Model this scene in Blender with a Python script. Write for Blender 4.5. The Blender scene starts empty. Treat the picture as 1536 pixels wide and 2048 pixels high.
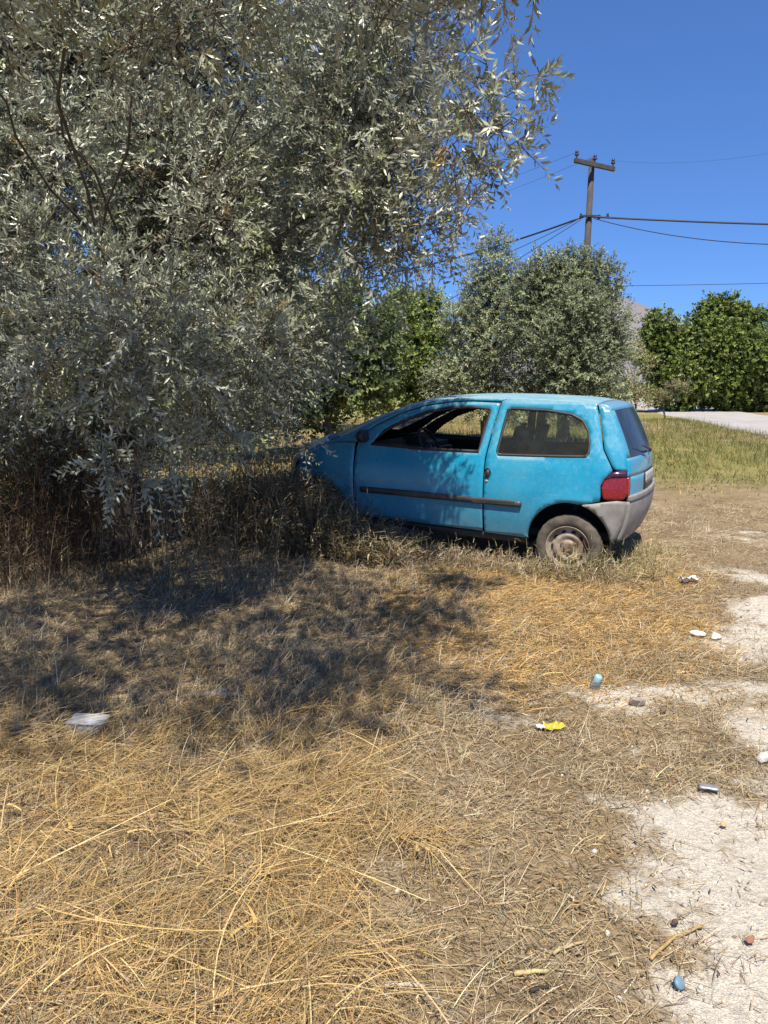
import bpy, bmesh, math, random
import numpy as np
from mathutils import Vector, Matrix
from mathutils.geometry import delaunay_2d_cdt

S = bpy.context.scene
COL = S.collection
rng = np.random.default_rng(7)
random.seed(7)

# ------------------------------------------------------------------ camera, sky, sun, exposure
F, CX, CY, CAMH = 1538.0, 768.0, 1024.0, 1.5
PITCH = math.atan((1024 - 770) / F)
cam_d = bpy.data.cameras.new('camera')
cam = bpy.data.objects.new('camera', cam_d)
COL.objects.link(cam)
cam.location = (0, 0, CAMH)
cam.rotation_euler = (math.pi / 2 - PITCH, 0, 0)
cam_d.sensor_fit = 'VERTICAL'
cam_d.sensor_height = 36
cam_d.lens = 36 * F / 2048
cam_d.clip_start = 0.05
cam_d.clip_end = 9000
S.camera = cam

SUN_EL, SUN_AZ = math.radians(61.5), math.radians(-2)      # azimuth from straight behind the camera, + = to the right
sun_to = Vector((math.sin(SUN_AZ) * math.cos(SUN_EL), -math.cos(SUN_AZ) * math.cos(SUN_EL), math.sin(SUN_EL)))
W = bpy.data.worlds.new('World')
S.world = W
W.use_nodes = True
nt = W.node_tree
sky = nt.nodes.new('ShaderNodeTexSky')
sky.sky_type = 'NISHITA'
sky.sun_disc = False
sky.sun_elevation = SUN_EL
sky.sun_rotation = math.atan2(sun_to.x, sun_to.y)
sky.altitude = 300
sky.air_density = 0.7
sky.dust_density = 0.15
sky.ozone_density = 10.0
bg = nt.nodes['Background']
bg.inputs[1].default_value = 0.095
gm = nt.nodes.new('ShaderNodeGamma'); gm.inputs[1].default_value = .7          # one even grade over the whole sky
gn_ = nt.nodes.new('ShaderNodeMix'); gn_.data_type = 'RGBA'; gn_.blend_type = 'MULTIPLY'; gn_.inputs[0].default_value = 1
gn_.inputs[7].default_value = (.80, 1.16, 1.72, 1)
nt.links.new(sky.outputs[0], gm.inputs[0]); nt.links.new(gm.outputs[0], gn_.inputs[6]); nt.links.new(gn_.outputs[2], bg.inputs[0])

sd = bpy.data.lights.new('sun', 'SUN')
sd.energy = 4.7
sd.angle = math.radians(0.53)
sd.color = (1.0, 0.915, 0.78)
so = bpy.data.objects.new('sun', sd)
COL.objects.link(so)
so.rotation_euler = sun_to.to_track_quat('Z', 'Y').to_euler()

S.view_settings.view_transform = 'Standard'
S.view_settings.look = 'None'
S.view_settings.gamma = 1
S.view_settings.use_curve_mapping = False
S.view_settings.exposure = 0.7
S.cycles.max_bounces = 8
S.cycles.transparent_max_bounces = 12

# ------------------------------------------------------------------ helpers
_c, _s = math.cos(PITCH), math.sin(PITCH)
def ray(px, py):
    a, b = (px - CX) / F, (CY - py) / F
    return np.array([a, _c + b * _s, -_s + b * _c])
def ground(px, py, z=0.0):                       # where a line of sight meets the ground
    d = ray(px, py); t = (z - CAMH) / d[2]
    return d[0] * t, d[1] * t
def at(px, py, Y):                               # where it stands Y metres away
    d = ray(px, py); t = Y / d[1]
    return np.array([d[0] * t, Y, CAMH + d[2] * t])

def tag(o, label=None, cat=None, group=None, kind=None):
    if label: o['label'] = label
    if cat: o['category'] = cat
    if group: o['group'] = group
    if kind: o['kind'] = kind
    return o
def empty(name, loc=(0, 0, 0), rz=0.0):
    o = bpy.data.objects.new(name, None)
    o.empty_display_size = 0.2
    COL.objects.link(o); o.location = loc; o.rotation_euler = (0, 0, rz)
    return o
def link(name, me, mats, parent=None):
    o = bpy.data.objects.new(name, me)
    COL.objects.link(o)
    for m in (mats if isinstance(mats, (list, tuple)) else [mats]):
        me.materials.append(m)
    if parent: o.parent = parent
    return o
def mesh_np(name, V, loops, nper, mats, parent=None, cols=None, smooth=False, attrs=None):
    """V (n,3), loops flat indices, nper loops per polygon (int), per-vertex colours"""
    me = bpy.data.meshes.new(name)
    V = np.ascontiguousarray(V, np.float32)
    loops = np.ascontiguousarray(loops, np.int32).ravel()
    nf = len(loops) // nper
    me.vertices.add(len(V)); me.vertices.foreach_set('co', V.ravel())
    me.loops.add(len(loops)); me.loops.foreach_set('vertex_index', loops)
    me.polygons.add(nf)
    me.polygons.foreach_set('loop_start', np.arange(nf, dtype=np.int32) * nper)
    me.polygons.foreach_set('loop_total', np.full(nf, nper, np.int32))
    me.update(calc_edges=True)
    if smooth: me.polygons.foreach_set('use_smooth', np.ones(nf, bool))
    if cols is not None:
        a = me.attributes.new('tint', 'FLOAT_COLOR', 'POINT')
        c = np.ones((len(V), 4), np.float32); c[:, :3] = cols
        a.data.foreach_set('color', c.ravel())
    for k, v in (attrs or {}).items():
        a = me.attributes.new(k, 'FLOAT', 'POINT')
        a.data.foreach_set('value', np.ascontiguousarray(v, np.float32))
    me.validate(verbose=False)
    return link(name, me, mats, parent)
def bm_obj(name, bm, mats, parent=None, smooth=False):
    me = bpy.data.meshes.new(name)
    bmesh.ops.recalc_face_normals(bm, faces=bm.faces)
    bm.to_mesh(me); bm.free()
    if smooth:
        for p in me.polygons: p.use_smooth = True
    return link(name, me, mats, parent)
def bm_box(bm, c, s, rot=None, bevel=0.0):
    r = bmesh.ops.create_cube(bm, size=1)
    M = Matrix.Translation(c) @ (rot.to_4x4() if rot else Matrix()) @ Matrix.Diagonal((*s, 1))
    bmesh.ops.transform(bm, matrix=M, verts=r['verts'])
    if bevel:
        es = list({e for v in r['verts'] for e in v.link_edges})
        bmesh.ops.bevel(bm, geom=es, offset=bevel, segments=2, affect='EDGES')
def bm_tube(bm, pts, rad, sides=8, cap=True):
    """tube along points, radius per point"""
    pts = [Vector(p) for p in pts]
    if not hasattr(rad, '__len__'): rad = [rad] * len(pts)
    rings = []
    up = Vector((0, 0, 1))
    for i, p in enumerate(pts):
        t = (pts[min(i + 1, len(pts) - 1)] - pts[max(i - 1, 0)]).normalized()
        a = t.cross(up if abs(t.z) < .95 else Vector((1, 0, 0))).normalized()
        b = t.cross(a)
        rings.append([bm.verts.new(p + (a * math.cos(2 * math.pi * k / sides) + b * math.sin(2 * math.pi * k / sides)) * rad[i]) for k in range(sides)])
    for r0, r1 in zip(rings, rings[1:]):
        for k in range(sides):
            bm.faces.new((r0[k], r0[(k + 1) % sides], r1[(k + 1) % sides], r1[k]))
    if cap:
        bm.faces.new(rings[0][::-1]); bm.faces.new(rings[-1])
def bm_lathe(bm, prof, seg=40, axis='Y', closed=False):
    """prof: (radius, along) list turned round the axis"""
    rings = []
    for r, h in prof:
        ring = []
        for k in range(seg):
            a = 2 * math.pi * k / seg
            if axis == 'Y': p = (r * math.cos(a), h, r * math.sin(a))
            else: p = (r * math.cos(a), r * math.sin(a), h)
            ring.append(bm.verts.new(p))
        rings.append(ring)
    pairs = list(zip(rings, rings[1:])) + ([(rings[-1], rings[0])] if closed else [])
    for a, b in pairs:
        for k in range(seg):
            bm.faces.new((a[k], a[(k + 1) % seg], b[(k + 1) % seg], b[k]))

def _hash(ix, iy, seed):
    h = (ix.astype(np.int64) * 374761393 + iy.astype(np.int64) * 668265263 + seed * 1442695041) & 0x7fffffff
    h = ((h ^ (h >> 13)) * 1274126177) & 0x7fffffff
    return ((h ^ (h >> 16)) & 0xffff) / 65535.0
def vnoise(x, y, scale, seed=0):
    x = np.asarray(x, float) / scale; y = np.asarray(y, float) / scale
    ix, iy = np.floor(x), np.floor(y)
    fx, fy = x - ix, y - iy
    fx = fx * fx * (3 - 2 * fx); fy = fy * fy * (3 - 2 * fy)
    a = _hash(ix, iy, seed); b = _hash(ix + 1, iy, seed); c = _hash(ix, iy + 1, seed); d = _hash(ix + 1, iy + 1, seed)
    return (a * (1 - fx) + b * fx) * (1 - fy) + (c * (1 - fx) + d * fx) * fy
def fbm(x, y, scale, seed=0, oct=3):
    s = 0; a = .5; t = 0
    for k in range(oct):
        s = s + a * vnoise(x, y, scale / 2 ** k, seed + k * 17); t += a; a *= .5
    return s / t
def sstep(a, b, v):
    t = np.clip((v - a) / (b - a), 0, 1)
    return t * t * (3 - 2 * t)

# ------------------------------------------------------------------ materials
def mat(name):
    m = bpy.data.materials.new(name); m.use_nodes = True
    return m, m.node_tree, m.node_tree.nodes['Principled BSDF']
def noise_node(n, scale, detail=4, rough=.55, obj=True):
    t = n.nodes.new('ShaderNodeTexNoise'); t.inputs['Scale'].default_value = scale
    t.inputs['Detail'].default_value = detail; t.inputs['Roughness'].default_value = rough
    c = n.nodes.new('ShaderNodeTexCoord')
    n.links.new(c.outputs['Object'], t.inputs['Vector'])
    return t
def ramp(n, src, stops):
    r = n.nodes.new('ShaderNodeValToRGB')
    el = r.color_ramp.elements
    while len(el) < len(stops): el.new(.5)
    for e, (p, c) in zip(el, stops):
        e.position = p; e.color = (*c, 1) if len(c) == 3 else c
    n.links.new(src, r.inputs['Fac'])
    return r
def mix(n, fac, a, b, mode='MIX'):
    m = n.nodes.new('ShaderNodeMix'); m.data_type = 'RGBA'; m.blend_type = mode
    for sock, v in ((m.inputs[0], fac), (m.inputs[6], a), (m.inputs[7], b)):
        if hasattr(v, 'links') or hasattr(v, 'is_output'): n.links.new(v, sock)
        else: sock.default_value = v if not hasattr(v, '__len__') else ((*v, 1) if len(v) == 3 else v)
    return m.outputs[2]
def math_node(n, op, a, b):
    m = n.nodes.new('ShaderNodeMath'); m.operation = op
    for sock, v in ((m.inputs[0], a), (m.inputs[1], b)):
        if hasattr(v, 'is_output'): n.links.new(v, sock)
        else: sock.default_value = v
    return m.outputs[0]
def bump(n, b, src, strength, dist=.02):
    k = n.nodes.new('ShaderNodeBump'); k.inputs['Strength'].default_value = strength; k.inputs['Distance'].default_value = dist
    n.links.new(src, k.inputs['Height']); n.links.new(k.outputs[0], b.inputs['Normal'])
def plain(name, c1, c2=None, rough=.6, metal=0.0, scale=8, bmp=.0, spec=.5):
    m, n, b = mat(name)
    c2 = c2 or tuple(x * .75 for x in c1)
    t = noise_node(n, scale, 5)
    r = ramp(n, t.outputs[0], [(.35, c1), (.65, c2)])
    n.links.new(r.outputs[0], b.inputs['Base Color'])
    b.inputs['Roughness'].default_value = rough; b.inputs['Metallic'].default_value = metal
    b.inputs['Specular IOR Level'].default_value = spec
    if bmp: bump(n, b, t.outputs[0], bmp)
    return m
def attr_mat(name, rough=.6, transl=.25, spec=.4, under=None):
    """colour from the 'tint' attribute; leaves and blades let some light through; a leaf's underside may have its own colour"""
    m, n, b = mat(name)
    a = n.nodes.new('ShaderNodeAttribute'); a.attribute_name = 'tint'
    col = a.outputs['Color']
    if under:
        g = n.nodes.new('ShaderNodeNewGeometry')
        uc = mix(n, .8, a.outputs['Color'], under)
        col = mix(n, g.outputs['Backfacing'], a.outputs['Color'], uc)
    n.links.new(col, b.inputs['Base Color'])
    b.inputs['Roughness'].default_value = rough
    b.inputs['Specular IOR Level'].default_value = spec
    t = n.nodes.new('ShaderNodeBsdfTranslucent'); n.links.new(col, t.inputs['Color'])
    ms = n.nodes.new('ShaderNodeMixShader'); ms.inputs[0].default_value = transl
    n.links.new(b.outputs[0], ms.inputs[1]); n.links.new(t.outputs[0], ms.inputs[2])
    n.links.new(ms.outputs[0], n.nodes['Material Output'].inputs['Surface'])
    return m

M_STRAW = attr_mat('dry_straw', .55, .22, .4)
M_WEED = attr_mat('weed', .7, .2, .3)
M_OLIVE = attr_mat('olive_leaf', .36, .12, .6, under=(.36, .39, .31))
M_FAROLIVE = attr_mat('far_olive_leaf', .5, .2, .4, under=(.24, .27, .19))
M_GREEN = attr_mat('green_leaf', .5, .25, .4)
M_TWIG = plain('twig_bark', (.16, .12, .09), (.08, .06, .045), .85, scale=30)
M_BARK = plain('olive_bark', (.10, .082, .066), (.05, .04, .033), .9, scale=14, bmp=.8)

def ground_material():
    m, n, b = mat('dry_soil')
    gr = n.nodes.new('ShaderNodeAttribute'); gr.attribute_name = 'gravel'
    gn = n.nodes.new('ShaderNodeAttribute'); gn.attribute_name = 'green'
    t1 = noise_node(n, 2.2, 6); t2 = noise_node(n, 38, 5, .7); t3 = noise_node(n, 160, 3, .7); t4 = noise_node(n, .35, 4)
    soil = ramp(n, t1.outputs[0], [(.3, (.215, .155, .092)), (.55, (.32, .243, .148)), (.75, (.40, .315, .205))]).outputs[0]
    fleck = ramp(n, t2.outputs[0], [(.35, (.55, .55, .55)), (.65, (1.25, 1.22, 1.15))]).outputs[0]
    soil = mix(n, 1.0, soil, fleck, 'MULTIPLY')
    white = ramp(n, t3.outputs[0], [(.3, (.42, .37, .30)), (.5, (.62, .575, .49)), (.72, (.76, .72, .645))]).outputs[0]
    white = mix(n, .5, white, mix(n, 1.0, white, fleck, 'MULTIPLY'))
    t5 = noise_node(n, 7, 8, .7)
    brk = math_node(n, 'ADD', gr.outputs['Fac'], math_node(n, 'MULTIPLY', math_node(n, 'SUBTRACT', t5.outputs[0], .5), 3.0))
    mr = n.nodes.new('ShaderNodeMapRange'); mr.interpolation_type = 'SMOOTHSTEP'; mr.inputs[1].default_value = .12; mr.inputs[2].default_value = .95
    n.links.new(brk, mr.inputs[0])
    soil = mix(n, mr.outputs[0], soil, white)
    grs = ramp(n, t4.outputs[0], [(.35, (.17, .17, .05)), (.65, (.30, .25, .10))]).outputs[0]
    soil = mix(n, gn.outputs['Fac'], soil, grs)
    n.links.new(soil, b.inputs['Base Color'])
    b.inputs['Roughness'].default_value = .95; b.inputs['Specular IOR Level'].default_value = .15
    h = math_node(n, 'ADD', t2.outputs[0], math_node(n, 'MULTIPLY', t3.outputs[0], .5))
    bump(n, b, h, .9, .02)
    return m
M_GROUND = ground_material()

# ------------------------------------------------------------------ terrain
def gh(x, y):
    x = np.asarray(x, float); y = np.asarray(y, float)
    near = 1 - sstep(11, 18, np.hypot(x, y))
    z = (fbm(x, y, 1.3, 3) - .5) * .10 + (fbm(x, y, .33, 9) - .5) * .035
    # a low bank of litter round the olive's foot
    z = z + .10 * np.exp(-(((x + 2.3) / 1.6) ** 2 + ((y - 6.6) / 1.0) ** 2))
    return z * near
gpts = [((1480, 1740), .50, .75, .95), ((1500, 2000), .40, .30, .7), ((1330, 1385), .42, .26, .8), ((1180, 1370), .20, .18, .6), ((1520, 1290), .45, .50, .9), ((1440, 1215), .35, .4, .35),
        ((1530, 1360), .45, .3, .6), ((1420, 1960), .22, .2, .45), ((1010, 1430), .25, .18, .35), ((1500, 1560), .35, .35, .6), ((1500, 1080), .8, .5, .35), ((1530, 1860), .30, .4, .9),
        ((1530, 1160), .5, .5, .7), ((1545, 1230), .35, .5, .8), ((1540, 1450), .22, .35, .7), ((1560, 1650), .3, .4, .8), ((1240, 1560), .3, .15, .25), ((1390, 1500), .3, .2, .4), ((1250, 1990), .25, .15, .3)]
gp = [(*ground(*p), rx, ry, s) for p, rx, ry, s in gpts]
def gravel_mask(x, y):
    g = np.zeros_like(np.asarray(x, float))
    for cx, cy, rx, ry, s in gp:
        g = np.maximum(g, s * np.exp(-(((x - cx) / rx) ** 2 + ((y - cy) / ry) ** 2)))
    n = fbm(x, y, .35, 21, 4)
    g = sstep(.22, .70, g + (n - .5) * .9) * np.clip(g * 2.2, 0, 1)
    return np.clip(g, 0, 1)
def green_mask(x, y):
    far = sstep(9, 13, y)
    return far * np.clip(.25 + .9 * sstep(.40, .60, fbm(x, y, 3.5, 40)) , 0, 1)

def graded(lo, hi, step, out, n):
    core = np.arange(lo, hi + step / 2, step)
    g = np.geomspace(step, 1, n)
    g = np.cumsum(np.geomspace(step, 1, n) ** 1.0); g = g / g[-1]
    k = np.linspace(0, 1, n + 1)[1:]
    ext = (np.exp(k * 7) - 1) / (math.exp(7) - 1)
    return np.concatenate([(lo - ext * out)[::-1], core, hi + ext * out])
xs = graded(-5, 6, .062, 4000, 40); ys = graded(.4, 10, .062, 4500, 40)
X, Y = np.meshgrid(xs, ys)
nx, ny = len(xs), len(ys)
Z = gh(X, Y)
idx = np.arange(nx * ny).reshape(ny, nx)
quads = np.stack([idx[:-1, :-1], idx[:-1, 1:], idx[1:, 1:], idx[1:, :-1]], -1).reshape(-1, 4)
g = mesh_np('ground', np.stack([X, Y, Z], -1).reshape(-1, 3), quads, 4, M_GROUND, smooth=True,
            attrs={'gravel': gravel_mask(X, Y).ravel(), 'green': green_mask(X, Y).ravel()})
tag(g, 'dry straw covered waste ground with pale gravel patches', kind='structure')

# road running off to the right, pale worn concrete
M_ROAD = plain('pale_road', (.40, .375, .35), (.33, .31, .29), .9, scale=.8, bmp=.2)
e0, e1 = np.array([11.6, 23.4]), np.array([15.4, 44.5])
d = (e1 - e0) / np.linalg.norm(e1 - e0); nrm = np.array([d[1], -d[0]])
bm = bmesh.new()
rows = []
for k in range(61):
    s_ = -30 + k * 1.6
    p = e0 + d * s_ + np.array([0.004, 0]) * max(0, s_ - 25) ** 2
    wob = .12 * math.sin(k * 1.7) + .08 * math.sin(k * .6)
    row = [bm.verts.new((p[0] + nrm[0] * t, p[1] + nrm[1] * t, z)) for t, z in ((wob - .25, -.05), (wob, .05), (2.2, .075), (4.4 + wob, .05), (4.7 + wob, -.05))]
    rows.append(row)
for a, b_ in zip(rows, rows[1:]):
    for k in range(4): bm.faces.new((a[k], a[k + 1], b_[k + 1], b_[k]))
tag(bm_obj('road', bm, M_ROAD, smooth=True), 'pale worn country road at the right edge of the field', kind='structure')

# a bare hillside far off
M_HILL = plain('hill_rock', (.205, .19, .20), (.155, .148, .155), .95, scale=.012)
hx = np.linspace(-900, 1500, 121); hv = np.linspace(0, 1, 25)
HX, HV = np.meshgrid(hx, hv)
ridge = 126 * np.exp(-((HX - 300) / 150) ** 2) + 25 * np.exp(-((HX + 400) / 300) ** 2) + 30 * (fbm(HX, HX * 0, 160, 5) - .4) * sstep(80, 200, HX) + 8
HZ = np.maximum(ridge, 4) * np.sin(HV * math.pi / 2) ** 1.2 * (1 + .10 * (fbm(HX, HV * 400, 60, 8) - .5)) - 3 * (1 - HV)
HY = 760 + HV * 420
i2 = np.arange(HX.size).reshape(HX.shape)
q2 = np.stack([i2[:-1, :-1], i2[:-1, 1:], i2[1:, 1:], i2[1:, :-1]], -1).reshape(-1, 4)
tag(mesh_np('hill', np.stack([HX, HY, HZ], -1).reshape(-1, 3), q2, 4, M_HILL, smooth=True), 'bare grey hillside far beyond the trees', kind='structure')

# ------------------------------------------------------------------ foliage makers
def leaves_mesh(name, base, axis, nrm_v, L, Wd, cols, material, parent=None, fold=.12):
    """one folded diamond per leaf"""
    n = len(base)
    axis = axis / np.linalg.norm(axis, axis=1, keepdims=True)
    side = np.cross(axis, nrm_v); side /= np.linalg.norm(side, axis=1, keepdims=True) + 1e-9
    up = np.cross(side, axis)
    L = L[:, None]; Wd = Wd[:, None]
    mid = base + axis * L * .48
    V = np.stack([base, mid + side * Wd * .5 + up * Wd * fold, base + axis * L, mid - side * Wd * .5 + up * Wd * fold], 1).reshape(-1, 3)
    k = np.arange(n)[:, None] * 4
    T = np.concatenate([k + [0, 1, 2], k + [0, 2, 3]], 1).reshape(-1)
    return mesh_np(name, V, T, 3, material, parent, np.repeat(cols, 4, 0))

def rand_dirs(n):
    v = rng.normal(size=(n, 3)); return v / np.linalg.norm(v, axis=1, keepdims=True)

def shoots(clumps, per_m3, out=.7, upb=.25, shell=.45):
    """shoot roots and directions spread through the clumps"""
    P, D = [], []
    for cx, cy, cz, r, *sq in clumps:
        sz = sq[0] if sq else 1.0
        n = max(6, int(per_m3 * r ** 2.3 * sz))
        d = rand_dirs(n)
        rr = r * rng.uniform(0, 1, (n, 1)) ** shell * rng.uniform(.8, 1.12, (n, 1))
        off = d * rr; off[:, 2] *= sz
        P.append(np.array([cx, cy, cz]) + off)
        D.append(d * out + rand_dirs(n) * .6 + np.array([0, 0, upb]))
    P = np.concatenate(P); D = np.concatenate(D)
    return P, D / np.linalg.norm(D, axis=1, keepdims=True)

def shoot_foliage(P, D, slen, nleaf, leafL, leafW, palette, pw, tone=.22, droop=.15, face=(0, -.30, .65)):
    """leaves in pairs along each shoot; returns leaf arrays and the twig polylines"""
    n = len(P)
    sl = slen * rng.uniform(.6, 1.25, n)
    t = np.linspace(.05, 1, nleaf)
    ref = rand_dirs(n)
    s1 = np.cross(D, ref); s1 /= np.linalg.norm(s1, axis=1, keepdims=True)
    s2 = np.cross(D, s1)
    base, ax, nv, LL, WW, CC = [], [], [], [], [], []
    shade = 1 + tone * rng.normal(size=n)
    pal = np.array(palette)[rng.choice(len(palette), n, p=pw)]
    for i, tt in enumerate(t):
        q = P + D * (sl * tt)[:, None] - np.array([0, 0, 1]) * (droop * sl * tt ** 2)[:, None]
        ang = (i // 2) * math.pi / 2 + (i % 2) * math.pi + rng.normal(0, .35, n)
        sv = s1 * np.cos(ang)[:, None] + s2 * np.sin(ang)[:, None]
        a = D * rng.uniform(.45, .9, (n, 1)) + sv * .75 + rng.normal(0, .15, (n, 3))
        base.append(q); ax.append(a)
        nv.append(D * .8 - sv * .5 + rng.normal(0, .3, (n, 3)) + np.array(face))
        LL.append(leafL * rng.uniform(.6, 1.25, n) * (1 - .35 * tt)); WW.append(leafW * rng.uniform(.75, 1.25, n))
        CC.append(np.clip(pal * (shade * (1 + .15 * rng.normal(size=n)))[:, None], .01, .8))
    return map(np.concatenate, (base, ax, nv, LL, WW, CC))

def twig_mesh(name, P, D, slen, r, parent, material):
    """thin three-sided twigs under the shoots"""
    n = len(P)
    A = P - D * slen * .5; B = P + D * slen * .62 - np.array([0, 0, .11]) * slen
    ref = rand_dirs(n); s1 = np.cross(D, ref); s1 /= np.linalg.norm(s1, axis=1, keepdims=True); s2 = np.cross(D, s1)
    V = []
    for q, rr in ((A, r), (B, r * .4)):
        for k in range(3):
            a = k * 2.094
            V.append(q + (s1 * math.cos(a) + s2 * math.sin(a)) * rr)
    V = np.stack(V, 1).reshape(-1, 3)
    k = np.arange(n)[:, None] * 6
    Q = np.concatenate([k + [0, 1, 4, 3], k + [1, 2, 5, 4], k + [2, 0, 3, 5]], 1).reshape(-1)
    return mesh_np(name, V, Q, 4, material, parent)

def branch_path(a, b, n=7, wob=.12):
    a, b = Vector(a), Vector(b)
    L = (b - a).length
    pts = []
    o1 = Vector(rand_dirs(1)[0]) * wob * L
    for i in range(n):
        t = i / (n - 1)
        p = a.lerp(b, t) + o1 * math.sin(t * math.pi) + Vector(rand_dirs(1)[0]) * wob * .25 * L * math.sin(t * math.pi)
        p.z += .12 * L * math.sin(t * math.pi)
        pts.append(p)
    return pts

def trunk_mesh(name, base, top, r, clumps, parent, material, nb=14, sides=8, br=.24, ok=None):
    bm = bmesh.new()
    bp = branch_path(base, top, 8, .08)
    bp[0] = Vector(base) + Vector((0, 0, -.15))
    bm_tube(bm, bp, [r * (1.35 if i == 0 else 1.0 - .5 * i / 7) * random.uniform(.9, 1.1) for i in range(8)], max(sides, 8))
    ids = [i for i in range(len(clumps)) if ok is None or ok(clumps[i])]; random.shuffle(ids)
    for i in ids[:nb]:
        c = clumps[i]
        st = bp[random.randint(3, 7)]
        pth = branch_path(st, c[:3], 7, .10)
        bm_tube(bm, pth, [(r * br) * (1 - k / 6) ** 1.3 + .005 for k in range(7)], 5)
    return bm_obj(name, bm, material, parent, smooth=True)

# ------------------------------------------------------------------ the big olive at left
OT = empty('olive_tree', (-2.25, 6.35, 0))
tag(OT, 'huge silvery olive tree drooping over the front of the blue car', 'olive tree')
O0 = np.array([-2.25, 6.35, 0])
cl = []
def addc(px, py, Y, r, sz=1.0):
    if px > 860 and py < 620:                    # the outer boughs reach forward, towards the open side
        k = 1 - .19 * min(1, (px - 860) / 60)
        Y, r = Y * k, r * k
    p = at(px, py, Y); cl.append((p[0] - O0[0], p[1] - O0[1], p[2] - O0[2], r, sz))
for c in [(850, 20, 5.9, .36), (800, 150, 5.7, .36), (860, 225, 5.4, .26), (930, 165, 5.2, .17), (975, 130, 5.2, .13), (985, 215, 5.15, .19), (1035, 180, 5.1, .12), (950, 240, 5.1, .2), (1010, 260, 5.1, .12), (890, 90, 5.3, .14), (1075, 150, 5.1, .06),
          (905, 290, 5.2, .27), (985, 285, 5.1, .15), (1040, 300, 5.1, .07), (860, 370, 5.3, .30), (925, 345, 5.2, .17), (830, 460, 5.4, .27), (915, 430, 5.3, .13), (880, 505, 5.4, .10),
          (745, 520, 5.5, .30), (815, 545, 5.4, .13), (690, 610, 5.6, .28), (650, 690, 5.7, .19), (600, 770, 5.8, .15), (560, 830, 5.9, .11), (715, 420, 5.3, .34), (735, 300, 5.4, .36),
          (690, 180, 5.6, .38), (720, 40, 5.8, .40), (780, -90, 6.0, .42), (880, -100, 5.6, .35)]:
    addc(*c)
# left hanging curtain and body of the crown
for px in range(-60, 700, 105):
    for py in range(-140, 760, 120):
        jx, jy = random.uniform(-45, 45), random.uniform(-45, 45)
        X_, Y_ = px + jx, py + jy
        if Y_ > 600 and X_ > 560: continue
        hollow = .55 if (285 < X_ < 420 and 240 < Y_ < 480) or (60 < X_ < 190 and 120 < Y_ < 250) else 0    # twiggy hollows
        yd_ = float(np.interp(Y_, [-160, 100, 400, 760], [7.0, 6.4, 5.5, 4.45]))       # the face leans back as it rises, so the sun reaches it
        addc(X_, Y_, yd_ + hollow + random.uniform(0, 1.3) ** 1.3, random.uniform(.23, .38))
for c in [(120, 750, 4.7, .22), (240, 740, 4.4, .24), (340, 720, 4.5, .28), (300, 820, 4.4, .22), (230, 880, 4.45, .16), (265, 950, 4.5, .17), (200, 930, 4.55, .10), (320, 905, 4.6, .15),
          (430, 820, 5.0, .20), (500, 780, 5.3, .20), (470, 860, 5.2, .12), (60, 700, 5.2, .3), (20, 780, 5.6, .22), (400, 720, 4.8, .28), (280, 640, 4.3, .3), (150, 640, 4.5, .28),
          (560, 700, 5.5, .3), (480, 650, 5.1, .3)]:
    addc(*c)
for c in [(-20, 800, 6.2, .3), (60, 830, 6.4, .28), (120, 790, 6.2, .3), (-60, 870, 6.6, .3), (30, 890, 6.8, .22), (130, 860, 6.9, .26), (200, 820, 6.9, .3), (290, 850, 7.0, .26)]:
    addc(*c)
# back and inner mass behind the visible skin
for k in range(26):
    bx_, by_ = random.uniform(-80, 640), random.uniform(-60, 700)
    addc(bx_, by_, random.uniform(6.3, 7.4), random.uniform(.4, .55))
for k in range(34):
    addc(random.uniform(-80, 760), random.uniform(-120, 480), random.uniform(6.9, 8.0), random.uniform(.42, .58))
for px in range(-20, 480, 62):                          # low inner boughs that keep the tree's foot in shade
    for py in (1010, 1060, 1105):
        gx, gy = ground(px + random.uniform(-25, 25), py)
        p = np.array([gx, gy, 0]) + np.array(sun_to) * (random.uniform(.9, 1.6) / sun_to.z)
        cl.append((p[0] - O0[0], p[1] - O0[1], p[2], random.uniform(.20, .30), .8))
# boughs added up the sun line to shade the bonnet and front door
for px, py in [(600, 930), (630, 960), (640, 905), (670, 990), (680, 930), (710, 960), (720, 900), (740, 1000), (750, 930), (770, 970), (790, 910), (800, 1010), (815, 950), (835, 1010), (650, 1030), (700, 1040), (770, 1040), (840, 905), (690, 870), (740, 850)]:
    Yf = 7.35 - (px - 600) * .0028
    p = at(px, py, Yf) + np.array(sun_to) * (random.uniform(2.3, 3.2) / sun_to.z)
    cl.append((p[0] - O0[0], p[1] - O0[1], p[2], random.uniform(.17, .27), .8))
# limbs added above the picture, mostly unseen, to shade the ground in front
shadow_spots = [(30, 1175), (100, 1205), (160, 1160), (60, 1265), (210, 1235), (20, 1400), (255, 1185), (140, 1350), (60, 1230), (160, 1300), (300, 1225), (330, 1330), (470, 1260), (520, 1370), (640, 1215), (650, 1300), (770, 1225), (780, 1330), (860, 1250), (90, 1400), (20, 1330), (420, 1420), (610, 1440), (700, 1430),
                (430, 1520), (30, 1480), (720, 1370), (240, 1400), (930, 1385), (560, 1250), (220, 1300), (690, 1240), (620, 1340), (120, 1480), (400, 1215), (850, 1215), (560, 1310), (500, 1440), (760, 1270), (300, 1460), (660, 1170), (560, 1180), (760, 1190), (460, 1190), (860, 1290), (900, 1225),
                (700, 1000), (640, 980), (590, 960), (740, 950), (660, 930), (620, 1010), (540, 990), (480, 1010), (700, 950), (760, 1000)]
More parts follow.
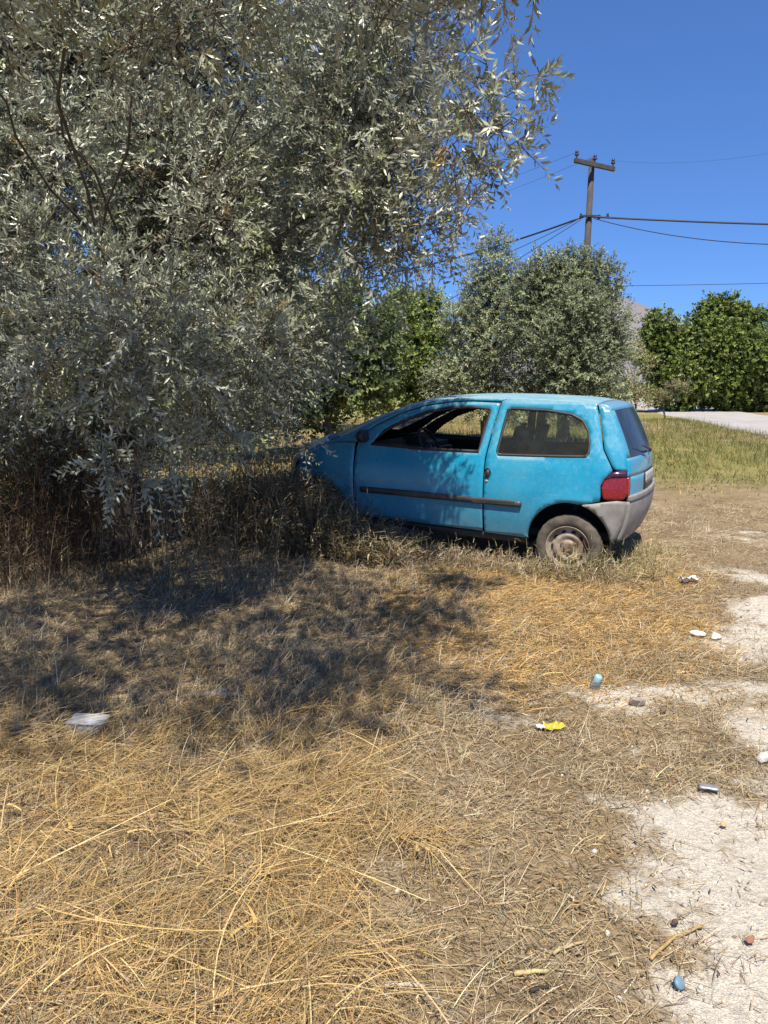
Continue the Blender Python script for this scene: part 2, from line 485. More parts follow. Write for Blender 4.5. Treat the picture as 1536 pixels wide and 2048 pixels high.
for px, py in shadow_spots:
    gx, gy = ground(px, py)
    zt = random.uniform(3.0, 3.7) if py > 1100 else random.uniform(3.0, 4.2)
    k = zt / sun_to.z
    p = np.array([gx, gy, 0]) + np.array(sun_to) * k
    r = random.uniform(.26, .40) * (1.0 if py < 1410 else .6) * (.75 if px > 760 else 1)
    cl.append((p[0] - O0[0], p[1] - O0[1], p[2], r, .7))
# lower skirt of the crown towards the bonnet
for c in [(480, 840, 5.5, .16), (540, 850, 5.9, .15), (420, 870, 5.4, .18), (605, 880, 6.1, .12), (360, 870, 5.3, .2)]:
    addc(*c)
P, D = shoots(cl, 1040, out=.75, upb=.05)
ol_pal = [(.195, .21, .138), (.255, .27, .19), (.335, .345, .265), (.20, .225, .10), (.25, .17, .07)]
SL = np.where((rng.uniform(size=len(P)) < .10) & (P[:, 0] + O0[0] < .25), .40, np.where(P[:, 0] + O0[0] > .42, .17, .24))
b_, a_, n_, L_, W_, C_ = shoot_foliage(P, D, SL, 18, .075, .0155, ol_pal, [.33, .33, .18, .14, .02], droop=.25)
leaves_mesh('crown', b_, a_, n_, L_, W_, C_, M_OLIVE, OT)
print('olive shoots', len(P), 'leaves', len(b_), 'clumps', len(cl))
KT = (np.arange(len(P)) % 2 == 0) | (SL > .3)
twig_mesh('twigs', P[KT], D[KT], SL[KT][:, None], .0035, OT, M_TWIG)['kind'] = 'stuff'
trunk_mesh('trunk', (0, 0, 0), (.3, -.4, 2.0), .19, cl, OT, M_BARK, nb=26, br=.085, ok=lambda c: c[1] > -.55)
# slender boughs that carry the forward sprays
bm = bmesh.new()
fw = [c for c in cl if c[1] <= -.55 and c[2] > 2.2]
random.shuffle(fw)
for c in fw[:9]:
    st = Vector((random.uniform(-.1, .5), random.uniform(-.5, 0), random.uniform(1.7, 2.3)))
    pth = branch_path(st, c[:3], 9, .08)
    bm_tube(bm, pth, [.009 * (1 - k / 8) ** .8 + .003 for k in range(9)], 5)
bm_obj('boughs', bm, M_BARK, OT, smooth=True)['kind'] = 'stuff'
# bare twiggy tangle inside the hollow
hp = [at(random.uniform(250, 460), random.uniform(200, 520), random.uniform(6.3, 7.3)) - O0 for _ in range(800)] + [at(random.uniform(30, 220), random.uniform(80, 300), random.uniform(6.5, 7.4)) - O0 for _ in range(350)]
hp = np.array(hp)
t_ = twig_mesh('dead_twigs', hp, rand_dirs(len(hp)) + np.array([0, 0, .2]), .30, .0045, OT, plain('dead_twig', (.17, .125, .09), (.10, .075, .055), .9, scale=20)); t_['kind'] = 'stuff'

# ------------------------------------------------------------------ other trees
def far_tree(name, cat, label, base_px, Yd, clumps_px, pal, pw, material, dens, leafL, leafW, slen, nleaf, tr, group=None, out=.7, upb=.3, nb=12):
    bx = at(base_px, 770, Yd)[0]
    o = empty(name, (bx, Yd, 0)); tag(o, label, cat, group)
    cs = []
    for px, py, dy, rpx, sz in clumps_px:
        p = at(px, py, Yd + dy); cs.append((p[0] - bx, p[1] - Yd, p[2], rpx / F * Yd, sz))
    P, D = shoots(cs, dens, out=out, upb=upb, shell=.4)
    b, a, n, L, Wd, C = shoot_foliage(P, D, slen, nleaf, leafL, leafW, pal, pw, tone=.28)
    leaves_mesh('crown', b, a, n, L, Wd, C, material, o)
    print(name, 'leaves', len(b))
    top = max(c[2] for c in cs)
    trunk_mesh('trunk', (0, 0, 0), (random.uniform(-.2, .2), 0, top * .45), tr, cs, o, M_BARK, nb=nb, sides=7)
    return o
op = [(.19, .22, .115), (.25, .28, .15), (.135, .16, .08)]
far_tree('olive_tree', 'olive tree', 'rounded grey green olive tree right behind the car roof', 1130, 19,
         [(1130, 590, 0, 62, 1), (1190, 580, .3, 45, 1), (1080, 580, .2, 48, 1), (1145, 545, 0, 40, 1), (1200, 540, 0, 28, 1), (1090, 530, 0, 26, 1), (1215, 640, 0, 42, 1.2), (1140, 660, -.6, 60, 1), (1070, 650, 0, 50, 1.2), (1200, 720, 0, 50, 1), (1130, 740, -.7, 52, 1), (1070, 735, 0, 45, 1),
          (1225, 560, 0, 18, 1.3), (1165, 520, 0, 18, 1.2), (1120, 515, 0, 16, 1.2), (1060, 560, 0, 22, 1), (1180, 770, -.3, 40, .8), (1110, 780, -.3, 36, .7), (1230, 690, 0, 25, 1.3), (1160, 610, -.9, 40, 1), (1100, 690, -.9, 36, 1), (1050, 600, .2, 36, 1.2), (1150, 800, -.4, 50, .8), (1210, 790, -.2, 44, .8), (1060, 800, 0, 50, .8), (1120, 620, .6, 70, 1), (1160, 700, .6, 75, 1)],
         op, [.45, .3, .25], M_FAROLIVE, 1050, .10, .032, .34, 14, .16)
far_tree('olive_tree', 'olive tree', 'slim upright olive tree left of the rounded olive behind the car', 975, 20.5,
         [(985, 520, 0, 32, 1.6), (1000, 580, 0, 42, 1.3), (960, 600, 0, 38, 1.2), (1010, 640, 0, 38, 1.2), (940, 660, 0, 42, 1.2), (985, 690, -.4, 50, 1), (930, 720, 0, 42, 1), (990, 750, 0, 45, 1), (1025, 560, 0, 20, 1.4), (945, 560, 0, 22, 1.2), (1000, 488, 0, 16, 1.6), (970, 500, 0, 15, 1.4), (905, 640, 0, 28, 1.2), (900, 760, 0, 50, 1), (960, 790, 0, 55, .8), (1020, 800, 0, 50, .8), (975, 640, .5, 60, 1.2)],
         [(.25, .285, .15), (.31, .34, .195), (.19, .215, .115)], [.4, .35, .25], M_FAROLIVE, 900, .10, .028, .34, 14, .12)
gpal = [(.175, .235, .045), (.22, .27, .06), (.125, .17, .035)]
far_tree('leafy_bush', 'bush', 'bright green leafy bush between the big olive and the slim olive', 820, 22,
         [(800, 640, 0, 48, 1), (850, 630, 0, 42, 1), (770, 680, 0, 42, 1), (830, 700, -.4, 55, 1), (890, 690, 0, 40, 1), (780, 740, 0, 48, 1), (870, 750, 0, 46, .9), (720, 720, .4, 40, 1), (860, 600, 0, 22, 1), (800, 600, .3, 26, 1), (740, 650, .5, 30, 1), (680, 740, .6, 40, 1), (910, 760, 0, 30, .8), (800, 800, 0, 50, .8), (860, 800, .2, 50, .8), (740, 800, .2, 50, .8), (830, 660, .6, 60, 1)],
         gpal, [.4, .35, .25], M_GREEN, 800, .11, .06, .34, 10, .10, upb=.4)
rp = [(.13, .18, .035), (.18, .22, .045), (.085, .12, .025)]
far_tree('broadleaf_tree', 'tree', 'dark broadleaf tree with the tallest crown beside the road', 1450, 44,
         [(1440, 628, 0, 32, 1), (1410, 655, 0, 38, 1), (1480, 655, 0, 40, 1), (1500, 638, 0, 22, 1), (1430, 690, -1, 52, 1), (1490, 710, -1, 52, 1), (1390, 700, 0, 40, 1), (1440, 745, -1, 48, .9), (1530, 700, 0, 42, 1), (1450, 785, -.5, 44, .8), (1500, 800, 0, 40, .7), (1550, 790, 0, 44, .8), (1400, 790, 0, 34, .7), (1510, 760, -.5, 46, .8), (1570, 720, 0, 50, 1), (1418, 612, 0, 17, 1), (1462, 610, 0, 18, 1)],
         rp, [.45, .3, .25], M_GREEN, 330, .19, .125, .45, 9, .22, upb=.25)
far_tree('broadleaf_tree', 'tree', 'smaller dark broadleaf tree at the near end of the roadside clump', 1340, 43,
         [(1320, 645, 0, 27, 1), (1302, 668, 0, 22, 1), (1335, 690, 0, 38, 1), (1310, 720, 0, 32, 1), (1360, 740, -.6, 42, .9), (1370, 690, 0, 30, 1), (1325, 755, 0, 26, .9), (1400, 770, -.6, 34, .7), (1350, 795, 0, 40, .7), (1310, 785, 0, 28, .7)],
         rp, [.4, .3, .3], M_GREEN, 330, .19, .125, .45, 9, .18, upb=.25)
far_tree('broadleaf_tree', 'tree', 'broadleaf tree cut off by the right edge of the photo', 1640, 45,
         [(1570, 640, 0, 40, 1), (1620, 620, 0, 46, 1), (1660, 680, 0, 52, 1), (1610, 720, 0, 55, 1), (1690, 740, 0, 50, 1)], rp, [.45, .3, .25], M_GREEN, 110, .25, .15, .6, 9, .2, upb=.5)
# trees glimpsed through the big olive's gaps
for px, Yd, hpx, nm, lab, pal in [(-120, 8.6, 720, 'leafy_bush', 'green bush behind the reddish stalks at the left edge', gpal), (150, 8.1, 890, 'leafy_bush', 'low dark bush in the deep shade under the olive', rp), (260, 10.5, 760, 'leafy_bush', 'dull green bush low behind the foot of the big olive', rp), (-40, 12, 690, 'leafy_bush', 'green bush glimpsed under the big olive at the far left', gpal), (170, 13.5, 640, 'leafy_bush', 'dark green bush half hidden behind the drooping olive boughs', rp),
                                  (400, 15, 620, 'olive_tree', 'olive tree standing hidden behind the big olive crown', op), (560, 26, 610, 'leafy_bush', 'green bush seen through leaves above the car bonnet', gpal), (660, 17, 700, 'leafy_bush', 'green bush filling the gap just behind the car bonnet', [(.115, .155, .05), (.15, .185, .065), (.085, .115, .035)])]:
    cs = []
    for k in range(20):
        cs.append((px + random.uniform(-130, 130), random.uniform(hpx - 60, 1010 if Yd < 8.5 else 850 if Yd < 20 else 800), random.uniform(-.6, .8), random.uniform(44, 64), 1))
    far_tree(nm, 'bush' if nm == 'leafy_bush' else 'olive tree', lab, px, Yd, cs, pal, [.4, .3, .3], M_GREEN if nm == 'leafy_bush' else M_FAROLIVE, 300, .16, .06, .34, 10, .12, upb=.4)
# straw coloured scrub at the road's end
for px, Yd, lab, c0 in [(1262, 24, 'straw coloured dry shrub right of the rounded olive', (.36, .32, .16)), (1335, 34, 'low olive brown shrub under the roadside trees', (.24, .21, .10))]:
    cs = [(px + random.uniform(-26, 22), random.uniform(700, 800), random.uniform(-.3, .3), random.uniform(12, 20), 1.2) for _ in range(9)] if px < 1300 else [(px + random.uniform(-40, 40), random.uniform(770, 805), random.uniform(-.3, .3), random.uniform(9, 14), .8) for _ in range(9)]
    far_tree('dry_shrub', 'shrub', lab, px, Yd, cs, [c0, tuple(v * .75 for v in c0), tuple(v * .9 for v in (c0[0] * .7, c0[1], c0[2] * .8))], [.5, .25, .25], M_GREEN, 700, .14, .03, .4, 10, .05, upb=.9)

# ------------------------------------------------------------------ pole and cables
M_POLE = plain('weathered_pole', (.075, .07, .068), (.045, .042, .042), .85, scale=5, bmp=.4)
M_DARK = plain('dark_metal', (.035, .035, .04), (.02, .02, .025), .6, scale=10)
M_INS = plain('dark_insulator', (.05, .04, .045), (.03, .025, .03), .3, scale=10)
PY_ = 28.0
pb = at(1158, 770, PY_); ptop = at(1184, 318, PY_)
pole = empty('utility_pole', (pb[0], PY_, 0)); tag(pole, 'dark wooden utility pole with a crossarm rising behind the olive', 'utility pole')
bm = bmesh.new(); top = Vector((ptop[0] - pb[0], 0, ptop[2]))
bm_tube(bm, [(0, 0, -.3), top * .5, top], [.15, .125, .10], 12); bm_obj('shaft', bm, M_POLE, pole, smooth=True)
a0, a1 = at(1148, 322, PY_ - .5) - np.array([pb[0], PY_, 0]), at(1224, 343, PY_ + .35) - np.array([pb[0], PY_, 0])
a0[1] = -.45; a1[1] = .2
bm = bmesh.new()
ctr = Vector((a0 + a1) / 2); dv = Vector(a1 - a0)
rot = dv.to_track_quat('X', 'Z').to_matrix()
bm_box(bm, ctr + Vector((0, -.13, 0)), (dv.length, .11, .15), rot, .01); bm_obj('crossarm', bm, M_POLE, pole)
ins_w = []
bm0 = None
for t in (.05, .50, .96):
    q = Vector(a0).lerp(Vector(a1), t) + Vector((0, -.13, .07))
    bm = bmesh.new(); bm_lathe(bm, [(.001, 0), (.02, 0), (.02, .09), (.07, .09), (.075, .13), (.045, .16), (.06, .19), (.06, .22), (.035, .26), (.001, .265)], 14, 'Z')
    o = bm_obj('insulator', bm, M_INS, pole, smooth=True); o.location = q
    ins_w.append(Vector((pb[0], PY_, 0)) + q + Vector((0, 0, .2)))
lowp = Vector(at(1177, 434, PY_)) ; lowl = lowp - Vector((pb[0], PY_, 0))
bm = bmesh.new(); bm_box(bm, lowl + Vector((.0, -.15, 0)), (.50, .06, .07), None, .008); bm_box(bm, lowl + Vector((.32, -.15, -.03)), (.10, .08, .14), None, .01); bm_obj('cable_bracket', bm, M_DARK, pole)
bm = bmesh.new(); bm_lathe(bm, [(.001, 0), (.05, 0), (.055, .05), (.03, .09), (.05, .12), (.001, .16)], 12, 'Z'); o = bm_obj('cable_clamp', bm, M_INS, pole, smooth=True); o.location = lowl + Vector((.62, -.15, -.05))
bm = bmesh.new(); bm_lathe(bm, [(.001, 0), (.05, 0), (.055, .05), (.03, .09), (.05, .12), (.001, .16)], 12, 'Z'); o = bm_obj('cable_clamp', bm, M_INS, pole, smooth=True); o.location = lowl + Vector((-.3, -.15, -.05))
M_WIRE = plain('cable_black', (.03, .03, .035), (.02, .02, .025), .6)
def wire(a, b, sag, r, label, n=24):
    a, b = Vector(a), Vector(b)
    bm = bmesh.new()
    bm_tube(bm, [a.lerp(b, i / n) - Vector((0, 0, sag * 4 * (i / n) * (1 - i / n))) for i in range(n + 1)], r, 5)
    tag(bm_obj('power_cable', bm, M_WIRE, smooth=True), label, 'cable', 'cables strung from the utility pole')
wire(lowp + Vector((.0, -.15, -.02)), at(1720, 452, 27), .05, .034, 'thick black cable running right from the pole bracket')
wire(lowp + Vector((-.2, -.15, -.02)), at(700, 560, 36), .25, .034, 'thick black cable running left from the pole into the olive')
wire(lowp + Vector((.15, -.15, -.08)), at(1700, 488, 22), .30, .014, 'thin sagging cable below the thick one right of the pole')
wire(lowp + Vector((-.3, -.15, -.06)), at(880, 560, 30), .1, .012, 'upper of two thin stay lines sloping left from the pole')
wire(lowp + Vector((-.3, -.15, -.12)), at(880, 610, 30), .05, .012, 'lower of two thin stay lines sloping left from the pole')
wire(ins_w[0], at(700, 440, 60), .4, .005, 'faint upper line from the crossarm end toward the olive')
wire(ins_w[1], at(700, 470, 58), .4, .005, 'faint lower line from the crossarm middle toward the olive')
wire(ins_w[2], at(1750, 262, 18), .3, .0025, 'faint line from the crossarm climbing to the right edge')
wire(at(1000, 572, 46), at(1750, 560, 40), .1, .016, 'lone cable crossing the sky just above the roadside trees')

# ------------------------------------------------------------------ the abandoned blue hatchback
# car frame: u from nose (0) to tail (3.43), left side y < 0, z up; the wheels have sunk at the back
CAR_A = math.radians(25.6)
CAR = empty('abandoned_hatchback', (0.70, 7.30, 0), -CAR_A)
tag(CAR, 'faded blue three door hatchback abandoned in dry weeds without its door glass', 'car')
U0 = 1.7
def paint_mat():
    m, n, b = mat('faded_blue_paint')
    t = noise_node(n, 2.2, 8, .62); t2 = noise_node(n, 26, 4, .7)
    base = ramp(n, t.outputs[0], [(.3, (.005, .235, .41)), (.46, (.010, .26, .435)), (.56, (.022, .275, .445)), (.72, (.055, .295, .44))]).outputs[0]
    dust = ramp(n, t2.outputs[0], [(.50, (0, 0, 0)), (.80, (.18, .18, .18))]).outputs[0]
    col = mix(n, dust, base, (.36, .38, .36))
    # road dirt thrown up along the lower panels
    c = n.nodes.new('ShaderNodeTexCoord'); sx = n.nodes.new('ShaderNodeSeparateXYZ'); n.links.new(c.outputs['Object'], sx.inputs[0])
    mr = n.nodes.new('ShaderNodeMapRange'); mr.inputs[1].default_value = .62; mr.inputs[2].default_value = .28; n.links.new(sx.outputs[2], mr.inputs[0])
    low = math_node(n, 'MULTIPLY', mr.outputs[0], math_node(n, 'MULTIPLY', t2.outputs[0], .55))
    col = mix(n, low, col, (.22, .19, .15))
    # dust lies on whatever faces up
    gnn = n.nodes.new('ShaderNodeNewGeometry'); sn = n.nodes.new('ShaderNodeSeparateXYZ'); n.links.new(gnn.outputs['Normal'], sn.inputs[0])
    mru = n.nodes.new('ShaderNodeMapRange'); mru.inputs[1].default_value = .25; mru.inputs[2].default_value = .9; n.links.new(sn.outputs[2], mru.inputs[0])
    col = mix(n, math_node(n, 'MULTIPLY', mru.outputs[0], math_node(n, 'MULTIPLY', t2.outputs[0], .9)), col, (.33, .34, .30))
    # fine scratches and small rust blooms
    vt = n.nodes.new('ShaderNodeTexVoronoi'); vt.inputs['Scale'].default_value = 7; vt.feature = 'F1'; n.links.new(c.outputs['Object'], vt.inputs['Vector'])
    t3 = noise_node(n, 70, 4, .7)
    rs_ = ramp(n, math_node(n, 'ADD', vt.outputs['Distance'], math_node(n, 'MULTIPLY', t3.outputs[0], .10)), [(.085, (1, 1, 1)), (.11, (0, 0, 0))])
    spot = math_node(n, 'MULTIPLY', rs_.outputs[0], .55)
    col = mix(n, spot, col, (.12, .07, .045))
    mp = n.nodes.new('ShaderNodeMapping'); mp.inputs['Scale'].default_value = (1.2, 1, 60); mp.inputs['Rotation'].default_value = (0, .25, 0); n.links.new(c.outputs['Object'], mp.inputs['Vector'])
    t4 = n.nodes.new('ShaderNodeTexNoise'); t4.inputs['Scale'].default_value = 3; t4.inputs['Detail'].default_value = 3; n.links.new(mp.outputs[0], t4.inputs['Vector'])
    scr = ramp(n, t4.outputs[0], [(.70, (0, 0, 0)), (.74, (.35, .35, .35))]).outputs[0]
    col = mix(n, scr, col, (.40, .46, .48))
    n.links.new(col, b.inputs['Base Color'])
    b.inputs['Roughness'].default_value = .38
    rr = ramp(n, t2.outputs[0], [(.35, (.26, .26, .26)), (.7, (.5, .5, .5))]); n.links.new(rr.outputs[0], b.inputs['Roughness'])
    b.inputs['Coat Weight'].default_value = .45; b.inputs['Coat Roughness'].default_value = .12
    return m
def roof_mat():
    m, n, b = mat('chalky_blue_roof_paint')
    t = noise_node(n, 5, 6); t2 = noise_node(n, 40, 4, .7)
    base = ramp(n, t.outputs[0], [(.3, (.05, .27, .40)), (.55, (.14, .34, .42)), (.75, (.30, .38, .38))]).outputs[0]
    n.links.new(mix(n, math_node(n, 'MULTIPLY', t2.outputs[0], .45), base, (.42, .42, .37)), b.inputs['Base Color'])
    b.inputs['Roughness'].default_value = .6
    return m
M_PAINT = paint_mat(); M_ROOF = roof_mat()
M_INNER = plain('cabin_dark_trim', (.018, .018, .019), (.012, .012, .012), .8, scale=12)
M_PLAST = plain('sun_bleached_grey_bumper', (.29, .28, .26), (.17, .16, .145), .6, scale=6, bmp=.1)
M_BLACKP = plain('black_rubber_trim', (.035, .035, .037), (.02, .02, .02), .5, scale=9)
M_MOULD = plain('greyed_black_moulding', (.06, .06, .062), (.03, .03, .03), .45, scale=5)
M_SEAT = plain('grey_seat_cloth', (.05, .055, .06), (.03, .035, .038), .95, scale=30)
M_TYRE = plain('dusty_tyre', (.12, .10, .078), (.045, .04, .035), .9, scale=14, bmp=.3)
M_RIM = plain('rusty_steel_rim', (.44, .38, .30), (.14, .085, .05), .6, metal=.2, scale=9, bmp=.2)
M_UNDER = plain('underbody_black', (.012, .012, .012), (.008, .008, .008), .9)
def glass_mat(name, tint, dust, dustcol, rough=.08):
    m, n, b = mat(name)
    out = n.nodes['Material Output']
    tr = n.nodes.new('ShaderNodeBsdfTransparent'); tr.inputs[0].default_value = (*tint, 1)
    gl = n.nodes.new('ShaderNodeBsdfGlossy'); gl.inputs['Roughness'].default_value = rough
    fr = n.nodes.new('ShaderNodeFresnel'); fr.inputs[0].default_value = 1.5
    m1 = n.nodes.new('ShaderNodeMixShader'); n.links.new(fr.outputs[0], m1.inputs[0]); n.links.new(tr.outputs[0], m1.inputs[1]); n.links.new(gl.outputs[0], m1.inputs[2])
    df = n.nodes.new('ShaderNodeBsdfDiffuse'); df.inputs[0].default_value = (*dustcol, 1)
    tl = n.nodes.new('ShaderNodeBsdfTranslucent'); tl.inputs[0].default_value = (*dustcol, 1)
    mt = n.nodes.new('ShaderNodeMixShader'); mt.inputs[0].default_value = .45; n.links.new(df.outputs[0], mt.inputs[1]); n.links.new(tl.outputs[0], mt.inputs[2])
    t = noise_node(n, 9, 5); r = ramp(n, t.outputs[0], [(.3, (dust * .6,) * 3), (.75, (dust * 1.4,) * 3)])
    m2 = n.nodes.new('ShaderNodeMixShader'); n.links.new(r.outputs[0], m2.inputs[0]); n.links.new(m1.outputs[0], m2.inputs[1]); n.links.new(mt.outputs[0], m2.inputs[2])
    n.links.new(m2.outputs[0], out.inputs['Surface'])
    return m
M_GLASS = glass_mat('dusty_side_glass', (.78, .86, .80), .12, (.30, .33, .30))
M_WIND = glass_mat('dusty_windscreen', (.50, .55, .52), .45, (.34, .35, .33), .2)
M_REARG = glass_mat('dark_rear_glass', (.10, .12, .14), .35, (.13, .17, .23), .12)

def curve_smooth(p, it=2):
    p = np.array(p, float)
    for _ in range(it):
        q = [p[0]]
        for a, b in zip(p, p[1:]): q += [a * .75 + b * .25, a * .25 + b * .75]
        q.append(p[-1]); p = np.array(q)
    return p
# outline of the body where the side meets nose, bonnet, screen, roof and tail
E_pts = curve_smooth([(.43, .30), (.37, .45), (.34, .62), (.36, .76), (.44, .86), (.62, .955), (.80, 1.02), (1.0, 1.105), (1.26, 1.235), (1.56, 1.345), (1.86, 1.388), (2.3, 1.392), (2.75, 1.378), (3.10, 1.352), (3.185, 1.335), (3.215, 1.28),
                      (3.285, 1.12), (3.35, .95), (3.365, .82), (3.37, .62), (3.36, .45), (3.30, .285)], 2)
def interp_smooth(x, xp, fp):
    return np.interp(x, xp, fp)
_zz = np.linspace(.1, 1.5, 141)
_bw = np.interp(_zz, [.1, .2, .3, .42, .55, .66, .80, .90, .97, 1.1, 1.3, 1.4, 1.5], [.72, .745, .775, .80, .815, .817, .805, .785, .765, .715, .64, .60, .56])
_bw = np.convolve(np.pad(_bw, 4, 'edge'), np.ones(9) / 9, 'valid')
_uu = np.linspace(-.1, 3.6, 371)
_pl = np.interp(_uu, [-.1, .25, .34, .45, .65, 1.0, 1.4, 2.4, 2.9, 3.1, 3.22, 3.30, 3.36, 3.6], [.74, .82, .86, .91, .965, .992, 1.0, 1.0, .992, .975, .95, .925, .895, .75])
_pl = np.convolve(np.pad(_pl, 5, 'edge'), np.ones(11) / 11, 'valid')
def WD(u, z):
    # half width; the flank has a soft crease at moulding height and swells round the wheel arches
    w = np.interp(z, _zz, _bw) * np.interp(u, _uu, _pl)
    for c, zc in ((.585, .33), (2.93, .24)):
        d = np.hypot(u - c, z - zc)
        w = w + .011 * np.exp(-((d - .36) / .045) ** 2)
    return w
def P3(u, z, side, off=0.0):
    w = WD(u, z) + off
    return (u - U0, side * w, z)

def resample(poly, step, closed=True):
    out = []
    n = len(poly)
    for i in range(n if closed else n - 1):
        a = np.array(poly[i]); b = np.array(poly[(i + 1) % n])
        k = max(1, int(round(np.linalg.norm(b - a) / step)))
        for j in range(k): out.append(a + (b - a) * j / k)
    return np.array(out)
def seg_dist(P, loop):
    d = np.full(len(P), 9.0)
    for a, b in zip(loop, np.roll(loop, -1, 0)):
        ab = b - a; t = np.clip(((P - a) @ ab) / max(ab @ ab, 1e-9), 0, 1)
        d = np.minimum(d, np.hypot(*(P - a - t[:, None] * ab).T))
    return d
def panel(name, poly, holes=(), side=-1, off=0.0, material=None, parent=None, thick=.014, step=.035, inner=None, dent=None):
    loops = [resample(poly, step)] + [resample(h, step) for h in holes]
    V = []; Eg = []
    for L in loops:
        s0 = len(V); n = len(L)
        V += [tuple(p) for p in L]
        Eg += [(s0 + i, s0 + (i + 1) % n) for i in range(n)]
    lo = loops[0].min(0); hi = loops[0].max(0)
    gu, gz = np.meshgrid(np.arange(lo[0], hi[0], step), np.arange(lo[1], hi[1], step))
    G = np.stack([gu.ravel() + (np.arange(gu.size) // gu.shape[1] % 2) * step * .5, gz.ravel()], 1)
    dm = np.full(len(G), 9.0)
    for L in loops: dm = np.minimum(dm, seg_dist(G, L))
    V += [tuple(p) for p in G[dm > step * .45]]
    vo, eo, fo, *_r = delaunay_2d_cdt([Vector(v) for v in V], Eg, [], 4, 1e-5)
    bm = bmesh.new()
    vs = [bm.verts.new(P3(v.x, v.y, side, off + (dent(v.x, v.y) if dent else 0))) for v in vo]
    hp_ = [np.array(h, float) for h in holes]
    def inside(p, L):
        a, b = L, np.roll(L, -1, 0)
        c = (a[:, 1] > p[1]) != (b[:, 1] > p[1])
        with np.errstate(divide='ignore', invalid='ignore'):
            xx = a[:, 0] + (p[1] - a[:, 1]) * (b[:, 0] - a[:, 0]) / (b[:, 1] - a[:, 1])
        return int(np.sum(c & (p[0] < xx))) % 2 == 1
    for f in fo:
        ctr = np.mean([vo[i][:] for i in f], 0)
        if any(inside(ctr, L) for L in hp_): continue
        try: bm.faces.new([vs[i] for i in f])
        except ValueError: pass
    bm.normal_update()
    lone = [v for v in bm.verts if not v.link_faces]
    bmesh.ops.delete(bm, geom=lone, context='VERTS')
    for f in bm.faces:
        if f.normal.y * side < 0: f.normal_flip()
    me = bpy.data.meshes.new(name); bm.to_mesh(me); bm.free()
    for p in me.polygons: p.use_smooth = True
    o = link(name, me, [material or M_PAINT, inner or M_INNER], parent or CAR)
    if thick:
        md = o.modifiers.new('thickness', 'SOLIDIFY'); md.thickness = thick; md.offset = -1; md.material_offset = 1; md.material_offset_rim = 0
    return o

def Eidx(u, z): return int(np.argmin(np.hypot(E_pts[:, 0] - u, E_pts[:, 1] - z)))
def Esl(a, b):
    i, j = Eidx(*a), Eidx(*b)
    return [tuple(p) for p in (E_pts[i:j + 1] if i <= j else E_pts[j:i + 1][::-1])]
def arc(cu, cz, r, a0, a1, n=14):
    return [(cu + r * math.cos(math.radians(a0 + (a1 - a0) * i / (n - 1))), cz + r * math.sin(math.radians(a0 + (a1 - a0) * i / (n - 1)))) for i in range(n)]
RWC, FWC, AR = (2.93, .252), (.585, .33), .325
door_out = [(1.03, .335), (1.5, .315), (2.215, .285), (2.222, .60), (2.225, .90), (2.262, 1.15), (2.30, 1.352), (2.05, 1.36), (1.86, 1.352), (1.62, 1.315), (1.40, 1.245), (1.20, 1.15), (1.05, 1.055), (1.02, .95), (1.005, .75), (1.01, .5)]
door_win = [(1.155, .985), (1.6, .962), (2.165, .955), (2.19, 1.12), (2.225, 1.305), (2.05, 1.318), (1.88, 1.312), (1.66, 1.272), (1.45, 1.20), (1.27, 1.10)]
q_win = [(2.335, .935), (2.7, .938), (3.045, .945), (3.065, .97), (3.062, 1.06), (3.04, 1.15), (2.99, 1.225), (2.90, 1.27), (2.7, 1.298), (2.40, 1.312), (2.372, 1.30), (2.345, 1.12), (2.325, .96)]
def grow(poly, d):
    p = np.array(poly); c = p.mean(0)
    nx_ = np.roll(p, -1, 0) - np.roll(p, 1, 0)
    nn = np.stack([nx_[:, 1], -nx_[:, 0]], 1); nn /= np.linalg.norm(nn, axis=1, keepdims=True)
    area = np.sum(p[:, 0] * np.roll(p[:, 1], -1) - np.roll(p[:, 0], -1) * p[:, 1])
    return [tuple(q) for q in p + nn * d * (1 if area > 0 else -1)]
q_out = ([(2.232, .275), (2.50, .262), (2.613, .258)] + arc(*RWC, AR, 177, 76, 16) + [(3.06, .575), (3.17, .598), (3.178, .64), (3.172, .72), (3.20, .78), (3.255, .842), (3.235, .88), (3.172, 1.0), (3.14, 1.15), (3.10, 1.30), (3.085, 1.352)]
         + Esl((3.08, 1.353), (2.33, 1.392)) + [(2.312, 1.366), (2.272, 1.15), (2.236, .90), (2.232, .60)])
front_out = ([(.46, .30)] + Esl((.40, .36), (.64, .962)) + [(.80, .985), (.995, .99), (.996, .75), (1.0, .5), (1.02, .33), (.905, .335)] + arc(*FWC, AR, 2, 168, 18)[0:]) 
pillar_out = Esl((.66, .97), (2.32, 1.392)) + [(2.306, 1.366), (2.05, 1.372), (1.86, 1.364), (1.61, 1.326), (1.39, 1.256), (1.19, 1.16), (1.04, 1.062), (1.005, .998), (.80, .994)]
hatch_side = Esl((3.19, 1.33), (3.362, .85)) + [(3.265, .85), (3.243, .885), (3.182, 1.0), (3.150, 1.15), (3.112, 1.30), (3.097, 1.35)]
lamp_side = Esl((3.365, .825), (3.37, .64)) + [(3.345, .618), (3.24, .612), (3.20, .622), (3.183, .66), (3.180, .71), (3.192, .755), (3.215, .795), (3.245, .826), (3.285, .84), (3.34, .838)]
bump_side = arc(*RWC, AR + .003, 70, -6, 12)[::-1] + [(3.045, .565), (3.17, .588), (3.30, .608)] + Esl((3.37, .605), (3.305, .29)) + [(3.27, .275)]
sill = [(1.0, .318), (2.2, .272), (2.60, .25), (2.60, .205), (2.2, .218), (1.0, .262), (.90, .27), (.905, .325)]
mould = [(1.08, .588), (1.09, .606), (1.6, .595), (2.548, .564), (2.558, .542), (2.548, .516), (1.6, .542), (1.09, .556)]
